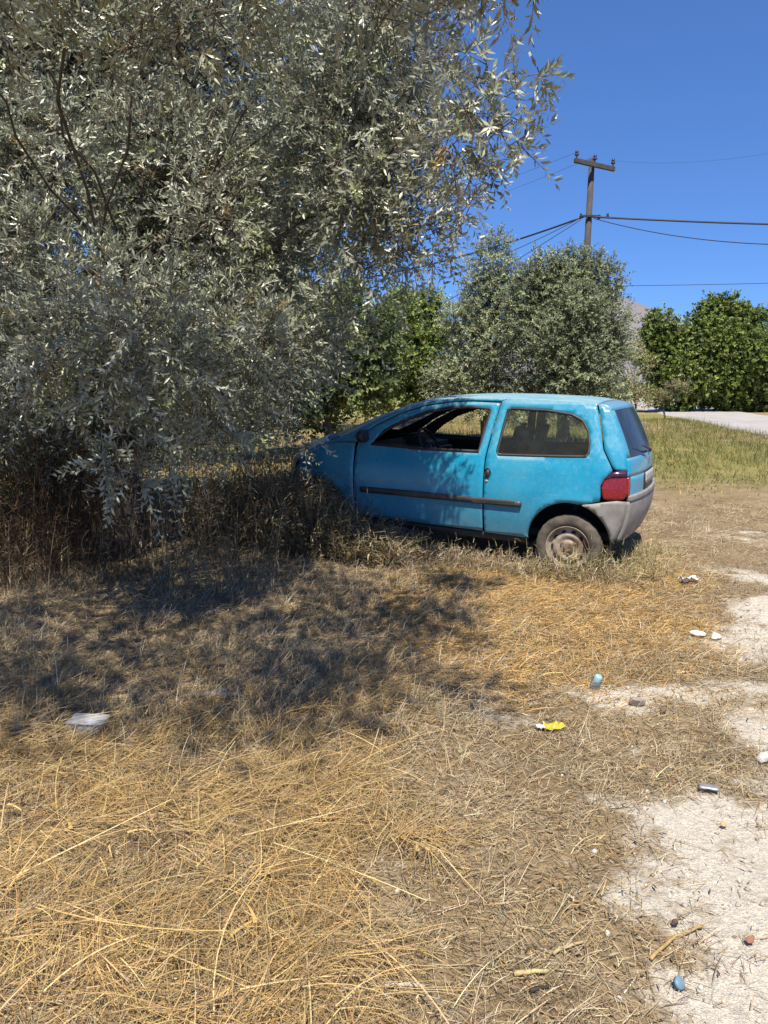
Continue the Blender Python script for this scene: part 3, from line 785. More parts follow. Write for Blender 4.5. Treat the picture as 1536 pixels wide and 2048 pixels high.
def dents(u, z):
    return -.006 * math.exp(-(((u - 3.02) / .10) ** 2 + ((z - .80) / .08) ** 2)) - .004 * math.exp(-(((u - 2.55) / .16) ** 2 + ((z - .74) / .07) ** 2)) + .004 * math.exp(-(((u - 2.75) / .08) ** 2 + ((z - .86) / .05) ** 2)) - .010 * math.exp(-(((u - 2.8) / .5) ** 2 + ((z - .905) / .018) ** 2))
for sd_ in (-1, 1):
    panel('rear_quarter_panel', q_out, [q_win], sd_, dent=dents if sd_ < 0 else None)
    dr = panel('door', door_out, [door_win], sd_, dent=lambda u, z: -.009 * math.exp(-(((u - 1.6) / .6) ** 2 + ((z - .90) / .018) ** 2)) - .006 * math.exp(-(((u - 1.9) / .12) ** 2 + ((z - .78) / .08) ** 2)))
    panel('window_seal', grow(door_win, .012), [grow(door_win, -.012)], sd_, .003, M_BLACKP, dr, .016)
    panel('front_fender', front_out, [], sd_)
    panel('windscreen_pillar', pillar_out, [], sd_, thick=.03)
    panel('quarter_glass', grow(q_win, -.004), [], sd_, -.006, M_GLASS, thick=0, step=.08)
    panel('window_seal', grow(q_win, .009), [grow(q_win, -.010)], sd_, .001, M_BLACKP, thick=.012)
    panel('sill', sill, [], sd_, -.012, M_UNDER if sd_ > 0 else M_BLACKP, thick=.02)
    mo = panel('side_moulding', mould, [], sd_, .020, M_MOULD, thick=.024, step=.02)
    # round door pull set behind the door's rear edge
    u_, z_ = 2.262, .775
    hb = bmesh.new(); bm_lathe(hb, [(.001, -.012), (.022, -.012), (.030, -.002), (.034, .005), (.040, .004), (.042, -.004)], 22, 'Y')
    for v in hb.verts: v.co.x *= .72; v.co.z *= 1.15
    ho = bm_obj('door_handle', hb, M_BLACKP, CAR, smooth=True); ho.location = P3(u_, z_, sd_, .004)
    if sd_ > 0: ho.rotation_euler = (0, 0, math.pi)
    hb = bmesh.new(); bm_lathe(hb, [(.001, .006), (.011, .006), (.013, .0), (.013, -.004)], 16, 'Y'); ho = bm_obj('door_lock', hb, M_RIM, CAR, smooth=True); ho.location = P3(2.255, .715, sd_, .0); ho.rotation_euler = (0, 0, math.pi if sd_ < 0 else 0)
    # mirror on the corner of the door
    mb = bmesh.new()
    bmesh.ops.create_uvsphere(mb, u_segments=16, v_segments=10, radius=1)
    for v in mb.verts:
        x, y, z = v.co
        v.co = (max(x, -.9) * .05 if x < 0 else x * .065, y * .085, z * .062)
        if v.co.x > .035: v.co.x = .035
    mo_ = bm_obj('wing_mirror', mb, M_BLACKP, dr, smooth=True); mo_.location = Vector(P3(1.10, 1.055, sd_)) + Vector((0, sd_ * .085, 0))
    mb = bmesh.new(); bm_box(mb, (0, 0, 0), (.06, .10, .03), None, .008); ma_ = bm_obj('mirror_arm', mb, M_BLACKP, dr); ma_.location = Vector(P3(1.10, 1.02, sd_)) + Vector((0, sd_ * .02, 0))
    # inner wheel houses
    for c in (RWC, FWC):
        wb = bmesh.new(); rings = []
        for yy in (.775, .50):
            rings.append([wb.verts.new((q[0] - U0, sd_ * yy, q[1])) for q in arc(*c, AR + .012, -10, 190, 18)])
        for k in range(17): wb.faces.new((rings[0][k], rings[0][k + 1], rings[1][k + 1], rings[1][k]))
        wb.faces.new(rings[1])
        bm_obj('wheel_house', wb, M_UNDER, CAR)

def loft(name, a, b, t0, t1, nS, nT, material, off=0.0, thick=.012, crown=1.0, parent=None, keep=None):
    """skin across the car between outline points a and b"""
    i, j = Eidx(*a), Eidx(*b)
    pts = E_pts[min(i, j):max(i, j) + 1]
    L = np.concatenate([[0], np.cumsum(np.hypot(*np.diff(pts, axis=0).T))])
    s = np.linspace(0, L[-1], nS)
    U = np.interp(s, L, pts[:, 0]); Zz = np.interp(s, L, pts[:, 1])
    bm = bmesh.new(); rows = []
    for u, z in zip(U, Zz):
        w = float(WD(u, z))
        # bow forward at the nose and screen, rearward at the tail; slight crown to the roof
        bow = float(np.interp(u, [.34, .44, .80, 1.56, 1.9, 3.08, 3.2, 3.37], [-.32, -.31, -.26, -.10, 0, 0, .045, .075]))
        drop = float(np.interp(u, [.34, .5, .8, 1.2, 1.7, 3.0, 3.2, 3.37], [.0, .035, .035, .03, .036, .034, .012, 0])) * crown
        row = []
        for k in range(nT):
            t = t0 + (t1 - t0) * k / (nT - 1)
            q = 1 - abs(t) ** 2.4
            row.append(bm.verts.new((u + bow * q - U0, w * t, z + drop * q)))
        rows.append(row)
    for r0, r1 in zip(rows, rows[1:]):
        for k in range(nT - 1): bm.faces.new((r0[k], r1[k], r1[k + 1], r0[k + 1]))
    bm.normal_update()
    c = Vector((1.75 - U0, 0, .75))
    for f in bm.faces:
        if f.normal.dot(f.calc_center_median() - c) < 0: f.normal_flip()
    bm.normal_update()
    if off:
        mv = [(v, v.normal.copy()) for v in bm.verts]
        for v, nn in mv: v.co += nn * off
    me = bpy.data.meshes.new(name); bm.to_mesh(me); bm.free()
    for p in me.polygons: p.use_smooth = True
    o = link(name, me, [material, M_INNER], parent or CAR)
    if thick:
        md = o.modifiers.new('thickness', 'SOLIDIFY'); md.thickness = thick; md.offset = -1; md.material_offset = 1; md.material_offset_rim = 0
    return o
loft('roof', (1.58, 1.35), (3.10, 1.352), -1, 1, 40, 25, M_ROOF)
loft('bonnet', (.375, .79), (.74, .997), -1, 1, 16, 21, M_PAINT)
loft('scuttle', (.75, 1.0), (.83, 1.032), -1, 1, 4, 17, M_BLACKP, -.006)
loft('windscreen', (.83, 1.032), (1.56, 1.345), -.93, .93, 16, 17, M_WIND, -.004, 0)
for t0, t1 in ((-1, -.925), (.925, 1)): loft('screen_surround', (.83, 1.032), (1.58, 1.35), t0, t1, 20, 3, M_PAINT)
loft('front_panel', (.345, .64), (.372, .785), -.62, .62, 6, 17, M_PAINT)
loft('grille_slot', (.348, .68), (.350, .71), -.5, .5, 3, 15, M_UNDER, .006, .01)
loft('front_bumper', (.42, .31), (.344, .63), -1, 1, 10, 25, M_PLAST, .03, .03)
for t0, t1 in ((-.97, -.63), (.63, .97)):
    hl = loft('headlight', (.345, .645), (.38, .80), t0, t1, 8, 8, M_REARG, .012, .02)
tg = loft('tailgate', (3.11, 1.352), (3.205, 1.30), -1, 1, 6, 21, M_PAINT)
def tail_part(a, b, t0, t1, nS=8, nT=5, m=M_PAINT, name='tailgate_frame', off=0, thick=.014):
    return loft(name, a, b, t0, t1, nS, nT, m, off, thick, parent=tg)
for t0, t1 in ((-1, -.89), (.89, 1)): tail_part((3.205, 1.30), (3.352, .94), t0, t1)
tail_part((3.355, .935), (3.366, .80), -1, 1, 6, 21, name='tailgate_lower_panel')
tail_part((3.366, .80), (3.37, .62), -.935, .935, 6, 15, M_PAINT, 'tailgate_lower_panel')
tail_part((3.206, 1.298), (3.350, .942), -.885, .885, 14, 17, M_REARG, 'rear_window', -.004, 0)
for sd_ in (-1, 1):
    o = panel('tailgate_edge', hatch_side, [], sd_, 0, M_PAINT, tg)
tail_part((3.368, .795), (3.37, .66), -.40, .40, 4, 9, M_BLACKP, 'plate_recess', .004, .006)
tail_part((3.3685, .775), (3.37, .675), -.36, .36, 4, 9, plain('bleached_plate', (.42, .42, .40), (.33, .33, .32), .6, scale=20), 'blank_plate', .012, .004)
b_w = bmesh.new(); bm_tube(b_w, [(3.43 - U0, .05, .945), (3.455 - U0, -.08, .965), (3.42 - U0, -.38, 1.02)], [.014, .010, .006], 6); bm_obj('rear_wiper', b_w, M_BLACKP, tg)
# tail lamps wrap from flank to tail
m_l, n_l, b_l = mat('red_lamp_lens'); b_l.inputs['Base Color'].default_value = (.17, .006, .012, 1); b_l.inputs['Roughness'].default_value = .22; b_l.inputs['Coat Weight'].default_value = .5
tl_ = noise_node(n_l, 60, 2); r_ = ramp(n_l, tl_.outputs[0], [(.35, (.26, .008, .014)), (.65, (.15, .004, .010))]); n_l.links.new(r_.outputs[0], b_l.inputs['Base Color'])
m_sm = plain('smoked_indicator_lens', (.055, .02, .05), (.035, .012, .035), .2, scale=20)
for sd_ in (-1, 1):
    la = panel('tail_lamp', lamp_side, [], sd_, .008, m_l, CAR, .02, .02)
    sm = panel('indicator_lens', Esl((3.362, .838), (3.366, .775)) + [(3.245, .785), (3.205, .772), (3.222, .80), (3.250, .826), (3.287, .838)], [], sd_, .011, m_sm, la, .004, .02)
    t0, t1 = (-1, -.94) if sd_ < 0 else (.94, 1)
    loft('lamp_rear_lens', (3.366, .795), (3.37, .625), t0, t1, 8, 6, m_l, .008, .02, parent=la)
# rear bumper: grey plastic wrapping both corners
rb_ = loft('rear_bumper', (3.37, .615), (3.302, .288), -1, 1, 14, 25, M_PLAST, .020, .03)
for sd_ in (-1, 1):
    panel('bumper_corner', bump_side, [], sd_, .012, M_PLAST, rb_, .02, .03)
loft('bumper_step', (3.369, .63), (3.37, .60), -.985, .985, 4, 25, M_PLAST, .024, .03, parent=rb_)

# wheels
def wheel(u, z, sd_, flat=0.0):
    w = empty('wheel', (u - U0, sd_ * .71, z)); w.parent = CAR
    bm = bmesh.new()
    o = sd_
    bm_lathe(bm, [(.172, .070), (.185, .083), (.215, .090), (.243, .084), (.260, .068), (.266, .04), (.267, .0), (.266, -.04), (.258, -.068), (.21, -.088), (.172, -.07)], 48, 'Y')
    for v in bm.verts:
        v.co.y *= o
        rr = math.hypot(v.co.x, v.co.z)
        if rr > .255 and int((math.atan2(v.co.z, v.co.x) + math.pi) / (2 * math.pi) * 48 + .5) % 2 == 0: v.co.x *= .985; v.co.z *= .985
        if flat and v.co.z < -.20: v.co.z = -.20 + (v.co.z + .20) * (1 - flat)
    bm_obj('tyre', bm, M_TYRE, w, smooth=True)
    bm = bmesh.new()
    bm_lathe(bm, [(.178, .074), (.172, .082), (.166, .074), (.158, .045), (.140, .030), (.125, .040), (.105, .058), (.085, .052), (.07, .040), (.052, .040), (.046, .055), (.03, .060), (.001, .060)], 40, 'Y')
    for v in bm.verts: v.co.y *= o
    rim = bm_obj('rim', bm, M_RIM, w, smooth=True)
    bm = bmesh.new()
    for k in range(10):
        a = 2 * math.pi * k / 10
        c = Vector((math.cos(a) * .128, .041 * o, math.sin(a) * .128))
        r_m = Matrix.Rotation(-a, 3, 'Y')
        bm_box(bm, c, (.022, .012, .034), r_m, .004)
    bm_obj('rim_slot', bm, M_UNDER, w)['kind'] = 'stuff'
    for k in range(3):
        a = 2 * math.pi * k / 3 + .5
        bm = bmesh.new(); bm_lathe(bm, [(.001, .014), (.010, .014), (.012, 0)], 6, 'Y')
        for v in bm.verts: v.co.y *= o
        q = bm_obj('wheel_nut', bm, M_RIM, w); q.location = (math.cos(a) * .06, .042 * o, math.sin(a) * .06)
    return w
for sd_ in (-1, 1):
    wheel(2.935, .208, sd_, .5)
    wheel(.585, .315, sd_, .2)

# cabin
bm = bmesh.new(); bm_box(bm, (.35, 0, .30), (2.4, 1.36, .06), None); bm_box(bm, (-1.0, 0, .42), (.55, .96, .26), None); bm_box(bm, (1.25, 0, .40), (.75, .96, .22), None); bm_box(bm, (-.62, 0, .62), (.06, 1.42, .66), None)
bm_obj('floor_pan', bm, M_UNDER, CAR)
bm = bmesh.new(); bm_box(bm, (-.52, 0, .86), (.46, 1.36, .20), Matrix.Rotation(.10, 3, 'Y'), .05); bm_box(bm, (-.42, -.02, 1.0), (.16, .34, .09), None, .03); bm_box(bm, (-.45, 0, .62), (.22, .30, .40), None, .04)
bm_obj('dashboard', bm, M_INNER, CAR, smooth=False)
bm = bmesh.new()
ang = math.radians(62)
R_ = Matrix.Rotation(math.radians(-28), 3, 'Y')
ring = [R_ @ Vector((0, .185 * math.cos(t), .185 * math.sin(t))) for t in np.linspace(0, 2 * math.pi, 33)]
bm_tube(bm, ring, .015, 7, False)
for t in (.3, math.pi - .3, -math.pi / 2): bm_tube(bm, [R_ @ Vector((-.02, 0, 0)), R_ @ Vector((0, .18 * math.cos(t), .18 * math.sin(t)))], .012, 6)
bm_tube(bm, [R_ @ Vector((-.3, 0, 0)), R_ @ Vector((.0, 0, 0))], [.03, .045], 10)
st = bm_obj('steering_wheel', bm, M_BLACKP, CAR, smooth=True); st.location = (-.14, -.34, .94)
def seat(y, lab=None):
    s_ = empty('front_seat', (.35, y, .36)); s_.parent = CAR
    bm = bmesh.new(); bm_box(bm, (-.08, 0, .10), (.52, .48, .16), Matrix.Rotation(-.12, 3, 'Y'), .05); bm_obj('seat', bm, M_SEAT, s_, smooth=True)
    bm = bmesh.new(); bm_box(bm, (.26, 0, .36), (.14, .46, .52), Matrix.Rotation(.26, 3, 'Y'), .05); bm_obj('backrest', bm, M_SEAT, s_, smooth=True)
    bm = bmesh.new(); bm_box(bm, (.36, 0, .72), (.09, .25, .20), Matrix.Rotation(.26, 3, 'Y'), .04); bm_obj('headrest', bm, M_SEAT, s_, smooth=True)
seat(-.36); seat(.36)
rs = empty('rear_bench', (1.05, 0, .36)); rs.parent = CAR
bm = bmesh.new(); bm_box(bm, (-.05, 0, .10), (.45, .98, .15), None, .05); bm_obj('seat', bm, M_SEAT, rs, smooth=True)
bm = bmesh.new(); bm_box(bm, (.25, 0, .34), (.12, 1.16, .48), Matrix.Rotation(.3, 3, 'Y'), .04); bm_obj('backrest', bm, M_SEAT, rs, smooth=True)
bm = bmesh.new(); bm_box(bm, (1.45, 0, .90), (.40, 1.24, .03), None, .01); bm_obj('parcel_shelf', bm, M_SEAT, CAR)
for sd_ in (-1, 1):
    panel('door_lining', [(1.06, .40), (2.19, .36), (2.19, .945), (1.12, .965)], [], sd_, -.06, M_INNER, CAR, .02, .08)
    panel('side_lining', [(2.26, .40), (2.58, .40), (2.60, .62), (3.2, .66), (3.2, .92), (2.26, .925)], [], sd_, -.05, M_INNER, CAR, .02, .08)

# ------------------------------------------------------------------ dry grass
CAq = (0.70, 7.30); _ca, _sa = math.cos(CAR_A), math.sin(CAR_A)
def car_uv(x, y):
    dx, dy = x - CAq[0], y - CAq[1]
    return dx * _ca - dy * _sa + U0, dx * _sa + dy * _ca
def in_car(x, y, m=0.0):
    u, v = car_uv(x, y)
    return (u > .25 - m) & (u < 3.4 + m) & (np.abs(v) < .74 + m)
def blades(pos, azi, L, w, elev, curl, K, cols, tipw=.25, wig=.35):
    """ribbons of K segments; elev = starting angle above ground, curl = how much it bows down"""
    n = len(pos); p = pos.copy()
    dx, dy = np.cos(azi), np.sin(azi)
    sx, sy = -dy, dx
    V = np.empty((n, (K + 1) * 2, 3), np.float32)
    bend = rng.normal(0, wig, n)
    for k in range(K + 1):
        ww = w * (1 - (1 - tipw) * k / K) * .5
        V[:, 2 * k, 0] = p[:, 0] - sx * ww; V[:, 2 * k, 1] = p[:, 1] - sy * ww; V[:, 2 * k, 2] = p[:, 2]
        V[:, 2 * k + 1, 0] = p[:, 0] + sx * ww; V[:, 2 * k + 1, 1] = p[:, 1] + sy * ww; V[:, 2 * k + 1, 2] = p[:, 2] + w * .25
        e = elev - curl * (k + .5) / K
        a = azi + bend * (k / K)
        st_ = L / K
        p = p + np.stack([np.cos(e) * np.cos(a) * st_, np.cos(e) * np.sin(a) * st_, np.sin(e) * st_], 1)
        fl = gh(p[:, 0], p[:, 1]) + .004 + w
        p[:, 2] = np.maximum(p[:, 2], fl)
    i = np.arange(n)[:, None, None] * ((K + 1) * 2) + np.arange(K)[None, :, None] * 2
    Q = (i + np.array([0, 1, 3, 2])[None, None, :]).reshape(-1)
    return V.reshape(-1, 3), Q, np.repeat(cols, (K + 1) * 2, 0)
def grass_obj(name, label, parts, material=None):
    Vs, Qs, Cs = [], [], []; o = 0
    for V, Q, C in parts:
        Vs.append(V); Qs.append(Q + o); Cs.append(C); o += len(V)
    ob = mesh_np(name, np.concatenate(Vs), np.concatenate(Qs), 4, material or M_STRAW, None, np.concatenate(Cs))
    tag(ob, label, None, None, 'stuff')
    print(name, 'quads', sum(len(q) for q in Qs) // 4)
    return ob
def pick(pal, n, jit=.16, w=None):
    c = np.array(pal)[rng.choice(len(pal), n, p=w)]
    return np.clip(c * (1 + jit * rng.normal(size=(n, 1))) * (1 + .04 * rng.normal(size=(n, 3))), .01, .9)
def wedge(n, y0, y1, pw=1.0, pad=.35):
    """points over the ground the lens sees between two distances"""
    y = (y0 ** (pw + 1) + rng.uniform(0, 1, n) * (y1 ** (pw + 1) - y0 ** (pw + 1))) ** (1 / (pw + 1))
    x = rng.uniform(-1, 1, n) * (y * .53 + pad)
    return x, y
GOLD = [(.47, .325, .135), (.41, .27, .10), (.56, .42, .20), (.33, .21, .085), (.43, .32, .16)]
TAN = [(.375, .295, .18), (.30, .23, .135), (.45, .37, .24), (.22, .17, .105), (.52, .44, .295)]
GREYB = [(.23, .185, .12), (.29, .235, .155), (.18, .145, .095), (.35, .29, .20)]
def screen_x(x, y): return CX + F * x / y
def straw_zone(x, y):                      # 1 where the long golden straw lies (left foreground)
    n = fbm(x, y, .6, 51)
    return sstep(.62, .36, (x - (-.02)) / (.45 * y) + (n - .5) * .7 + .42) * sstep(4.3, 3.0, y + (n - .5) * 1.2)
def gold_zone(x, y):                       # fine golden turf between the tree's shade and the gravel
    n = fbm(x, y, .8, 61)
    u_ = x / y
    return sstep(3.3, 4.0, y + (n - .5)) * sstep(7.0, 6.0, y) * sstep(-.05, .06, u_) * sstep(.47, .33, u_ + (n - .5) * .12)

# (a) long flattened straw
n = 30000
x, y = wedge(n, 1.25, 4.6, .7)
keep = rng.uniform(size=n) < straw_zone(x, y) * (.12 + .88 * sstep(.36, .56, fbm(x, y, .30, 77)))
x, y = x[keep], y[keep]; n = len(x)
flow = (fbm(x, y, .45, 88, 3) - .5) * 12 + rng.normal(0, 1.0, n)
z = gh(x, y) + .008 + rng.uniform(0, .06, n)
A1 = blades(np.stack([x, y, z], 1), flow, rng.uniform(.05, .32, n), rng.uniform(.0011, .0027, n), rng.uniform(-.05, .55, n), rng.uniform(.0, 1.1, n), 4, pick(GOLD + [(.26, .18, .09)], n, .26, [.26, .22, .16, .13, .11, .12]), .25, .45)
# fallen bunches: a handful of stems pulled the same way
nb_, per_ = 1300, 14
x, y = wedge(nb_, 1.2, 4.6, .7)
k_ = rng.uniform(size=nb_) < straw_zone(x, y); x, y = x[k_], y[k_]; nb_ = len(x)
fa = np.repeat((fbm(x, y, .5, 188, 2) - .5) * 14 + rng.normal(0, 1.2, nb_), per_) + rng.normal(0, .5, nb_ * per_)
bl = np.repeat(rng.uniform(.10, .34, nb_), per_) * rng.uniform(.5, 1.15, nb_ * per_)
tc_ = np.repeat(1 + .2 * rng.normal(size=(nb_, 1)), per_, 0)
bx_ = np.repeat(x, per_) + rng.normal(0, .03, nb_ * per_); by_ = np.repeat(y, per_) + rng.normal(0, .03, nb_ * per_)
n = nb_ * per_
A4 = blades(np.stack([bx_, by_, gh(bx_, by_) + np.repeat(rng.uniform(0, .06, nb_), per_)], 1), fa, bl, rng.uniform(.0013, .0032, n), np.clip(rng.normal(.10, .2, n), -.1, .9), rng.uniform(.0, .7, n), 5, np.clip(pick(GOLD, n, .18, [.3, .25, .2, .12, .13]) * tc_, .01, .9), .25, .45)
# thick pale culms and torn sheaths on top
n = 170
x, y = wedge(n, 1.3, 3.3, .6); k_ = straw_zone(x, y) > .45; x, y = x[k_], y[k_]; n = len(x)
A2 = blades(np.stack([x, y, gh(x, y) + .05], 1), rng.uniform(0, 6.28, n), rng.uniform(.15, .6, n), rng.uniform(.0028, .005, n), rng.uniform(.0, .18, n), rng.uniform(.1, .35, n), 6, pick([(.66, .52, .27), (.60, .43, .18)], n, .1), .5)
n = 45
x, y = wedge(n, 1.35, 2.6, .6); k_ = x < .1 * y; x, y = x[k_], y[k_]; n = len(x)
A3 = blades(np.stack([x, y, gh(x, y) + .05], 1), rng.uniform(0, 6.28, n), rng.uniform(.05, .13, n), rng.uniform(.006, .014, n), rng.uniform(0, .5, n), rng.uniform(.2, .8, n), 4, pick([(.60, .42, .14), (.62, .46, .19)], n, .1), .15)
n = 60000
x, y = wedge(n, 1.2, 5.2, .7)
k_ = rng.uniform(size=n) < (.25 + .75 * sstep(.35, .6, fbm(x, y, .22, 177))) * (1 - .85 * sstep(.3, .9, gravel_mask(x, y))); x, y = x[k_], y[k_]; n = len(x)
A5 = blades(np.stack([x, y, gh(x, y) + rng.uniform(.002, .02, n)], 1), rng.uniform(0, 6.28, n), rng.uniform(.008, .05, n), rng.uniform(.0012, .0032, n), rng.normal(.1, .3, n), rng.uniform(0, .3, n), 1, pick(GOLD + TAN, n, .2), .6)
grass_obj('straw_chaff', 'short broken straw and chaff matted over the whole foreground', [A5])
grass_obj('long_straw', 'long golden straw lying flattened in the left foreground', [A1, A2, A3, A4])

# (b) short broken dry grass everywhere near
def tufts(n, y0, y1, dens, per, Lr, wr, elev, spread, pal, pwts, K=3, curl=(.1, .9), pw=1.0, jit=.2, azim=None):
    x, y = wedge(n, y0, y1, pw)
    keep = (rng.uniform(size=n) < dens(x, y)) & ~in_car(x, y, -.05)
    x, y = x[keep], y[keep]; m = len(x)
    sc = rng.uniform(.6, 1.3, m)
    px_ = np.repeat(x, per) + rng.normal(0, spread, m * per); py_ = np.repeat(y, per) + rng.normal(0, spread, m * per)
    s2 = np.repeat(sc, per)
    tc = np.repeat(1 + .18 * rng.normal(size=(m, 1)), per, 0)
    N = m * per
    return blades(np.stack([px_, py_, gh(px_, py_) - .005], 1), rng.uniform(0, 6.28, N), rng.uniform(*Lr, N) * s2, rng.uniform(*wr, N), np.clip(rng.normal(elev[0], elev[1], N), .02, 1.5), rng.uniform(*curl, N), K, np.clip(pick(pal, N, jit, pwts) * tc, .01, .9))
def d_short(x, y):
    return np.clip((1 - .90 * sstep(.35, .95, gravel_mask(x, y))) * (.30 + .75 * sstep(.32, .56, fbm(x, y, .28, 31))), 0, 1)
B1 = tufts(5200, 1.25, 4.5, lambda x, y: d_short(x, y) * (1 - .25 * straw_zone(x, y)), 11, (.03, .13), (.0018, .0038), (.35, .3), .035, TAN, [.3, .2, .2, .15, .15], pw=.8)
B2 = tufts(4000, 3.8, 9.5, lambda x, y: d_short(x, y), 10, (.04, .15), (.003, .006), (.45, .35), .05, TAN, [.3, .2, .2, .15, .15], pw=.6)
grass_obj('short_dry_grass', 'short broken tan grass over the bare soil', [B1, B2])
# (c) the golden turf
G1 = tufts(9500, 3.0, 7.4, gold_zone, 14, (.05, .16), (.0028, .0052), (.18, .22), .06, [(r_ * 1.06, g_ * 1.0, b_ * .92) for r_, g_, b_ in GOLD], [.3, .25, .2, .13, .12], pw=.5)
grass_obj('golden_grass', 'fine golden grass matted in front of the rear wheel', [G1])
# (d) grey brown mat and clumps in the tree's shade
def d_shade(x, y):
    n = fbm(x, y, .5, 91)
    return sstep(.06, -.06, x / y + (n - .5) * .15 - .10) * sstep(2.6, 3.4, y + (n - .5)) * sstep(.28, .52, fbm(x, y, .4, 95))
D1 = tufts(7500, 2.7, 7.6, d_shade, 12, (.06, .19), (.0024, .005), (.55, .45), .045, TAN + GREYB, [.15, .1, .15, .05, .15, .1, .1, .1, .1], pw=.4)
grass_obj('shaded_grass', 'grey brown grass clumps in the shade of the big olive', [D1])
# (e) tall dead weeds round the car's nose and under the tree
def d_weed(x, y):
    n = fbm(x, y, .5, 101)
    s_ = screen_x(x, y)
    left = sstep(560, 420, s_ + (n - .5) * 120) * sstep(4.9, 5.6, y) * sstep(9.0, 7.5, y)
    u, v = car_uv(x, y)
    nose = sstep(1.35, .75, u) * sstep(-.3, .1, u + .9) * sstep(-1.9, -1.35, v) * sstep(-.70, -.80, v)
    front = (u < .3) * (u > -1.2) * (np.abs(v) < 1.6)
    return np.clip(np.maximum(np.maximum(left * .8, nose), front * .8), 0, 1)
WEED = [(.24, .185, .11), (.30, .23, .14), (.17, .14, .085), (.36, .28, .175), (.18, .165, .085)]
def stalks(n, y0, y1, dens, Lr, pal, wts, side=7, hs=1.0, wr=(.003, .006), pw=.5, maxh=None):
    x, y = wedge(n, y0, y1, pw, .9)
    keep = (rng.uniform(size=n) < dens(x, y)) & ~in_car(x, y, .03)
    x, y = x[keep], y[keep]; m = len(x)
    L = rng.uniform(*Lr, m)
    az = rng.uniform(0, 6.28, m); el = np.clip(rng.normal(1.30, .17, m), .7, 1.55)
    c = pick(pal, m, .2, wts)
    base = np.stack([x, y, gh(x, y) - .01], 1)
    out = [blades(base, az, L, rng.uniform(*wr, m), el, rng.uniform(.0, .35, m), 4, c, .5)]
    # side sprigs and dead leaves up the stem
    rep = side
    t = rng.uniform(.2, 1.0, m * rep)
    Lr_ = np.repeat(L, rep); b = np.repeat(base, rep, 0); a = np.repeat(az, rep); e = np.repeat(el, rep)
    q = b + np.stack([np.cos(e) * np.cos(a), np.cos(e) * np.sin(a), np.sin(e)], 1) * (Lr_ * t)[:, None]
    N = m * rep
    out.append(blades(q, rng.uniform(0, 6.28, N), rng.uniform(.05, .17, N) * hs, rng.uniform(.004, .010, N), rng.normal(.6, .5, N), rng.uniform(0, 1.2, N), 2, np.repeat(c, rep, 0) * rng.uniform(.8, 1.25, (N, 1)), .2))
    return out
E1 = stalks(5200, 4.6, 9.5, lambda x, y: d_weed(x, y) * (.3 + .7 * sstep(.3, .55, fbm(x, y, .3, 111))), (.30, .78), WEED, [.3, .22, .18, .15, .15])
def thicket(n, u0, u1, v0, v1, Lr, side):
    u = rng.uniform(u0, u1, n); v = rng.uniform(v0, v1, n)
    dx, dy = u - U0, v
    x = CAq[0] + dx * _ca + dy * _sa; y = CAq[1] - dx * _sa + dy * _ca
    k = ~in_car(x, y, .03); x, y = x[k], y[k]; m = len(x)
    L = rng.uniform(*Lr, m) * (.55 + .6 * fbm(x, y, .4, 131)) * np.interp(u[k], [u0, .7, 1.0, u1], [1.1, 1, .62, .28])
    az = rng.uniform(0, 6.28, m); el = np.clip(rng.normal(1.25, .22, m), .6, 1.55); c = pick(WEED, m, .2, [.3, .2, .2, .1, .2])
    b = np.stack([x, y, gh(x, y) - .01], 1)
    o = [blades(b, az, L, rng.uniform(.003, .006, m), el, rng.uniform(0, .4, m), 4, c, .5)]
    N = m * side; t = rng.uniform(.15, 1, N); a = np.repeat(az, side); e = np.repeat(el, side)
    q = np.repeat(b, side, 0) + np.stack([np.cos(e) * np.cos(a), np.cos(e) * np.sin(a), np.sin(e)], 1) * (np.repeat(L, side) * t)[:, None]
    o.append(blades(q, rng.uniform(0, 6.28, N), rng.uniform(.05, .16, N), rng.uniform(.005, .013, N), rng.normal(.5, .5, N), rng.uniform(0, 1.2, N), 2, np.repeat(c, side, 0) * rng.uniform(.8, 1.3, (N, 1)), .2))
    return o
E1 = E1 + thicket(1250, -.5, 1.75, -1.5, -.84, (.44, .88), 8) + thicket(420, .1, 1.05, -1.25, -.86, (.62, .92), 9) + thicket(500, -.6, .2, -.9, .9, (.5, .8), 8)
grass_obj('tall_dead_weeds', 'tall dead brown weeds crowding the nose of the car', E1, M_WEED)
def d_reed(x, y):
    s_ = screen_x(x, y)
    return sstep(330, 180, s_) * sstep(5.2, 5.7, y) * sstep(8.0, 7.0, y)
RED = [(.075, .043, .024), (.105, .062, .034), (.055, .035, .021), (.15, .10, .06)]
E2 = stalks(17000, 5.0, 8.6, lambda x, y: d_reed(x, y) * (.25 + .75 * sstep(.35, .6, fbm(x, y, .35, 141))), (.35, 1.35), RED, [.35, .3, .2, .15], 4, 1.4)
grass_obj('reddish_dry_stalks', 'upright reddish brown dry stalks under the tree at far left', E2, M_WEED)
def d_edge(x, y):                                   # weeds leaning against the flank, sill and rear wheel
    u, v = car_uv(x, y)
    return ((u > .9) & (u < 3.7) & (v < -.78) & (v > -1.05)) * (.25 + .75 * sstep(.35, .6, fbm(x, y, .25, 121)))
E3 = stalks(12000, 5.0, 7.6, lambda x, y: d_edge(x, y) * .5, (.10, .28), TAN + [(.15, .16, .06)], [.2, .2, .2, .1, .1, .2], 3, .7, (.002, .004))
def d_wheel(x, y):
    u, v = car_uv(x, y)
    return np.exp(-(((u - 3.1) / .35) ** 2 + ((v + .98) / .16) ** 2))
E4 = stalks(9000, 5.0, 7.2, lambda x, y: d_wheel(x, y) * .75, (.12, .36), [(.20, .20, .08), (.32, .26, .14), (.42, .33, .18), (.15, .16, .07)], [.3, .3, .2, .2], 4, .7, (.002, .004))
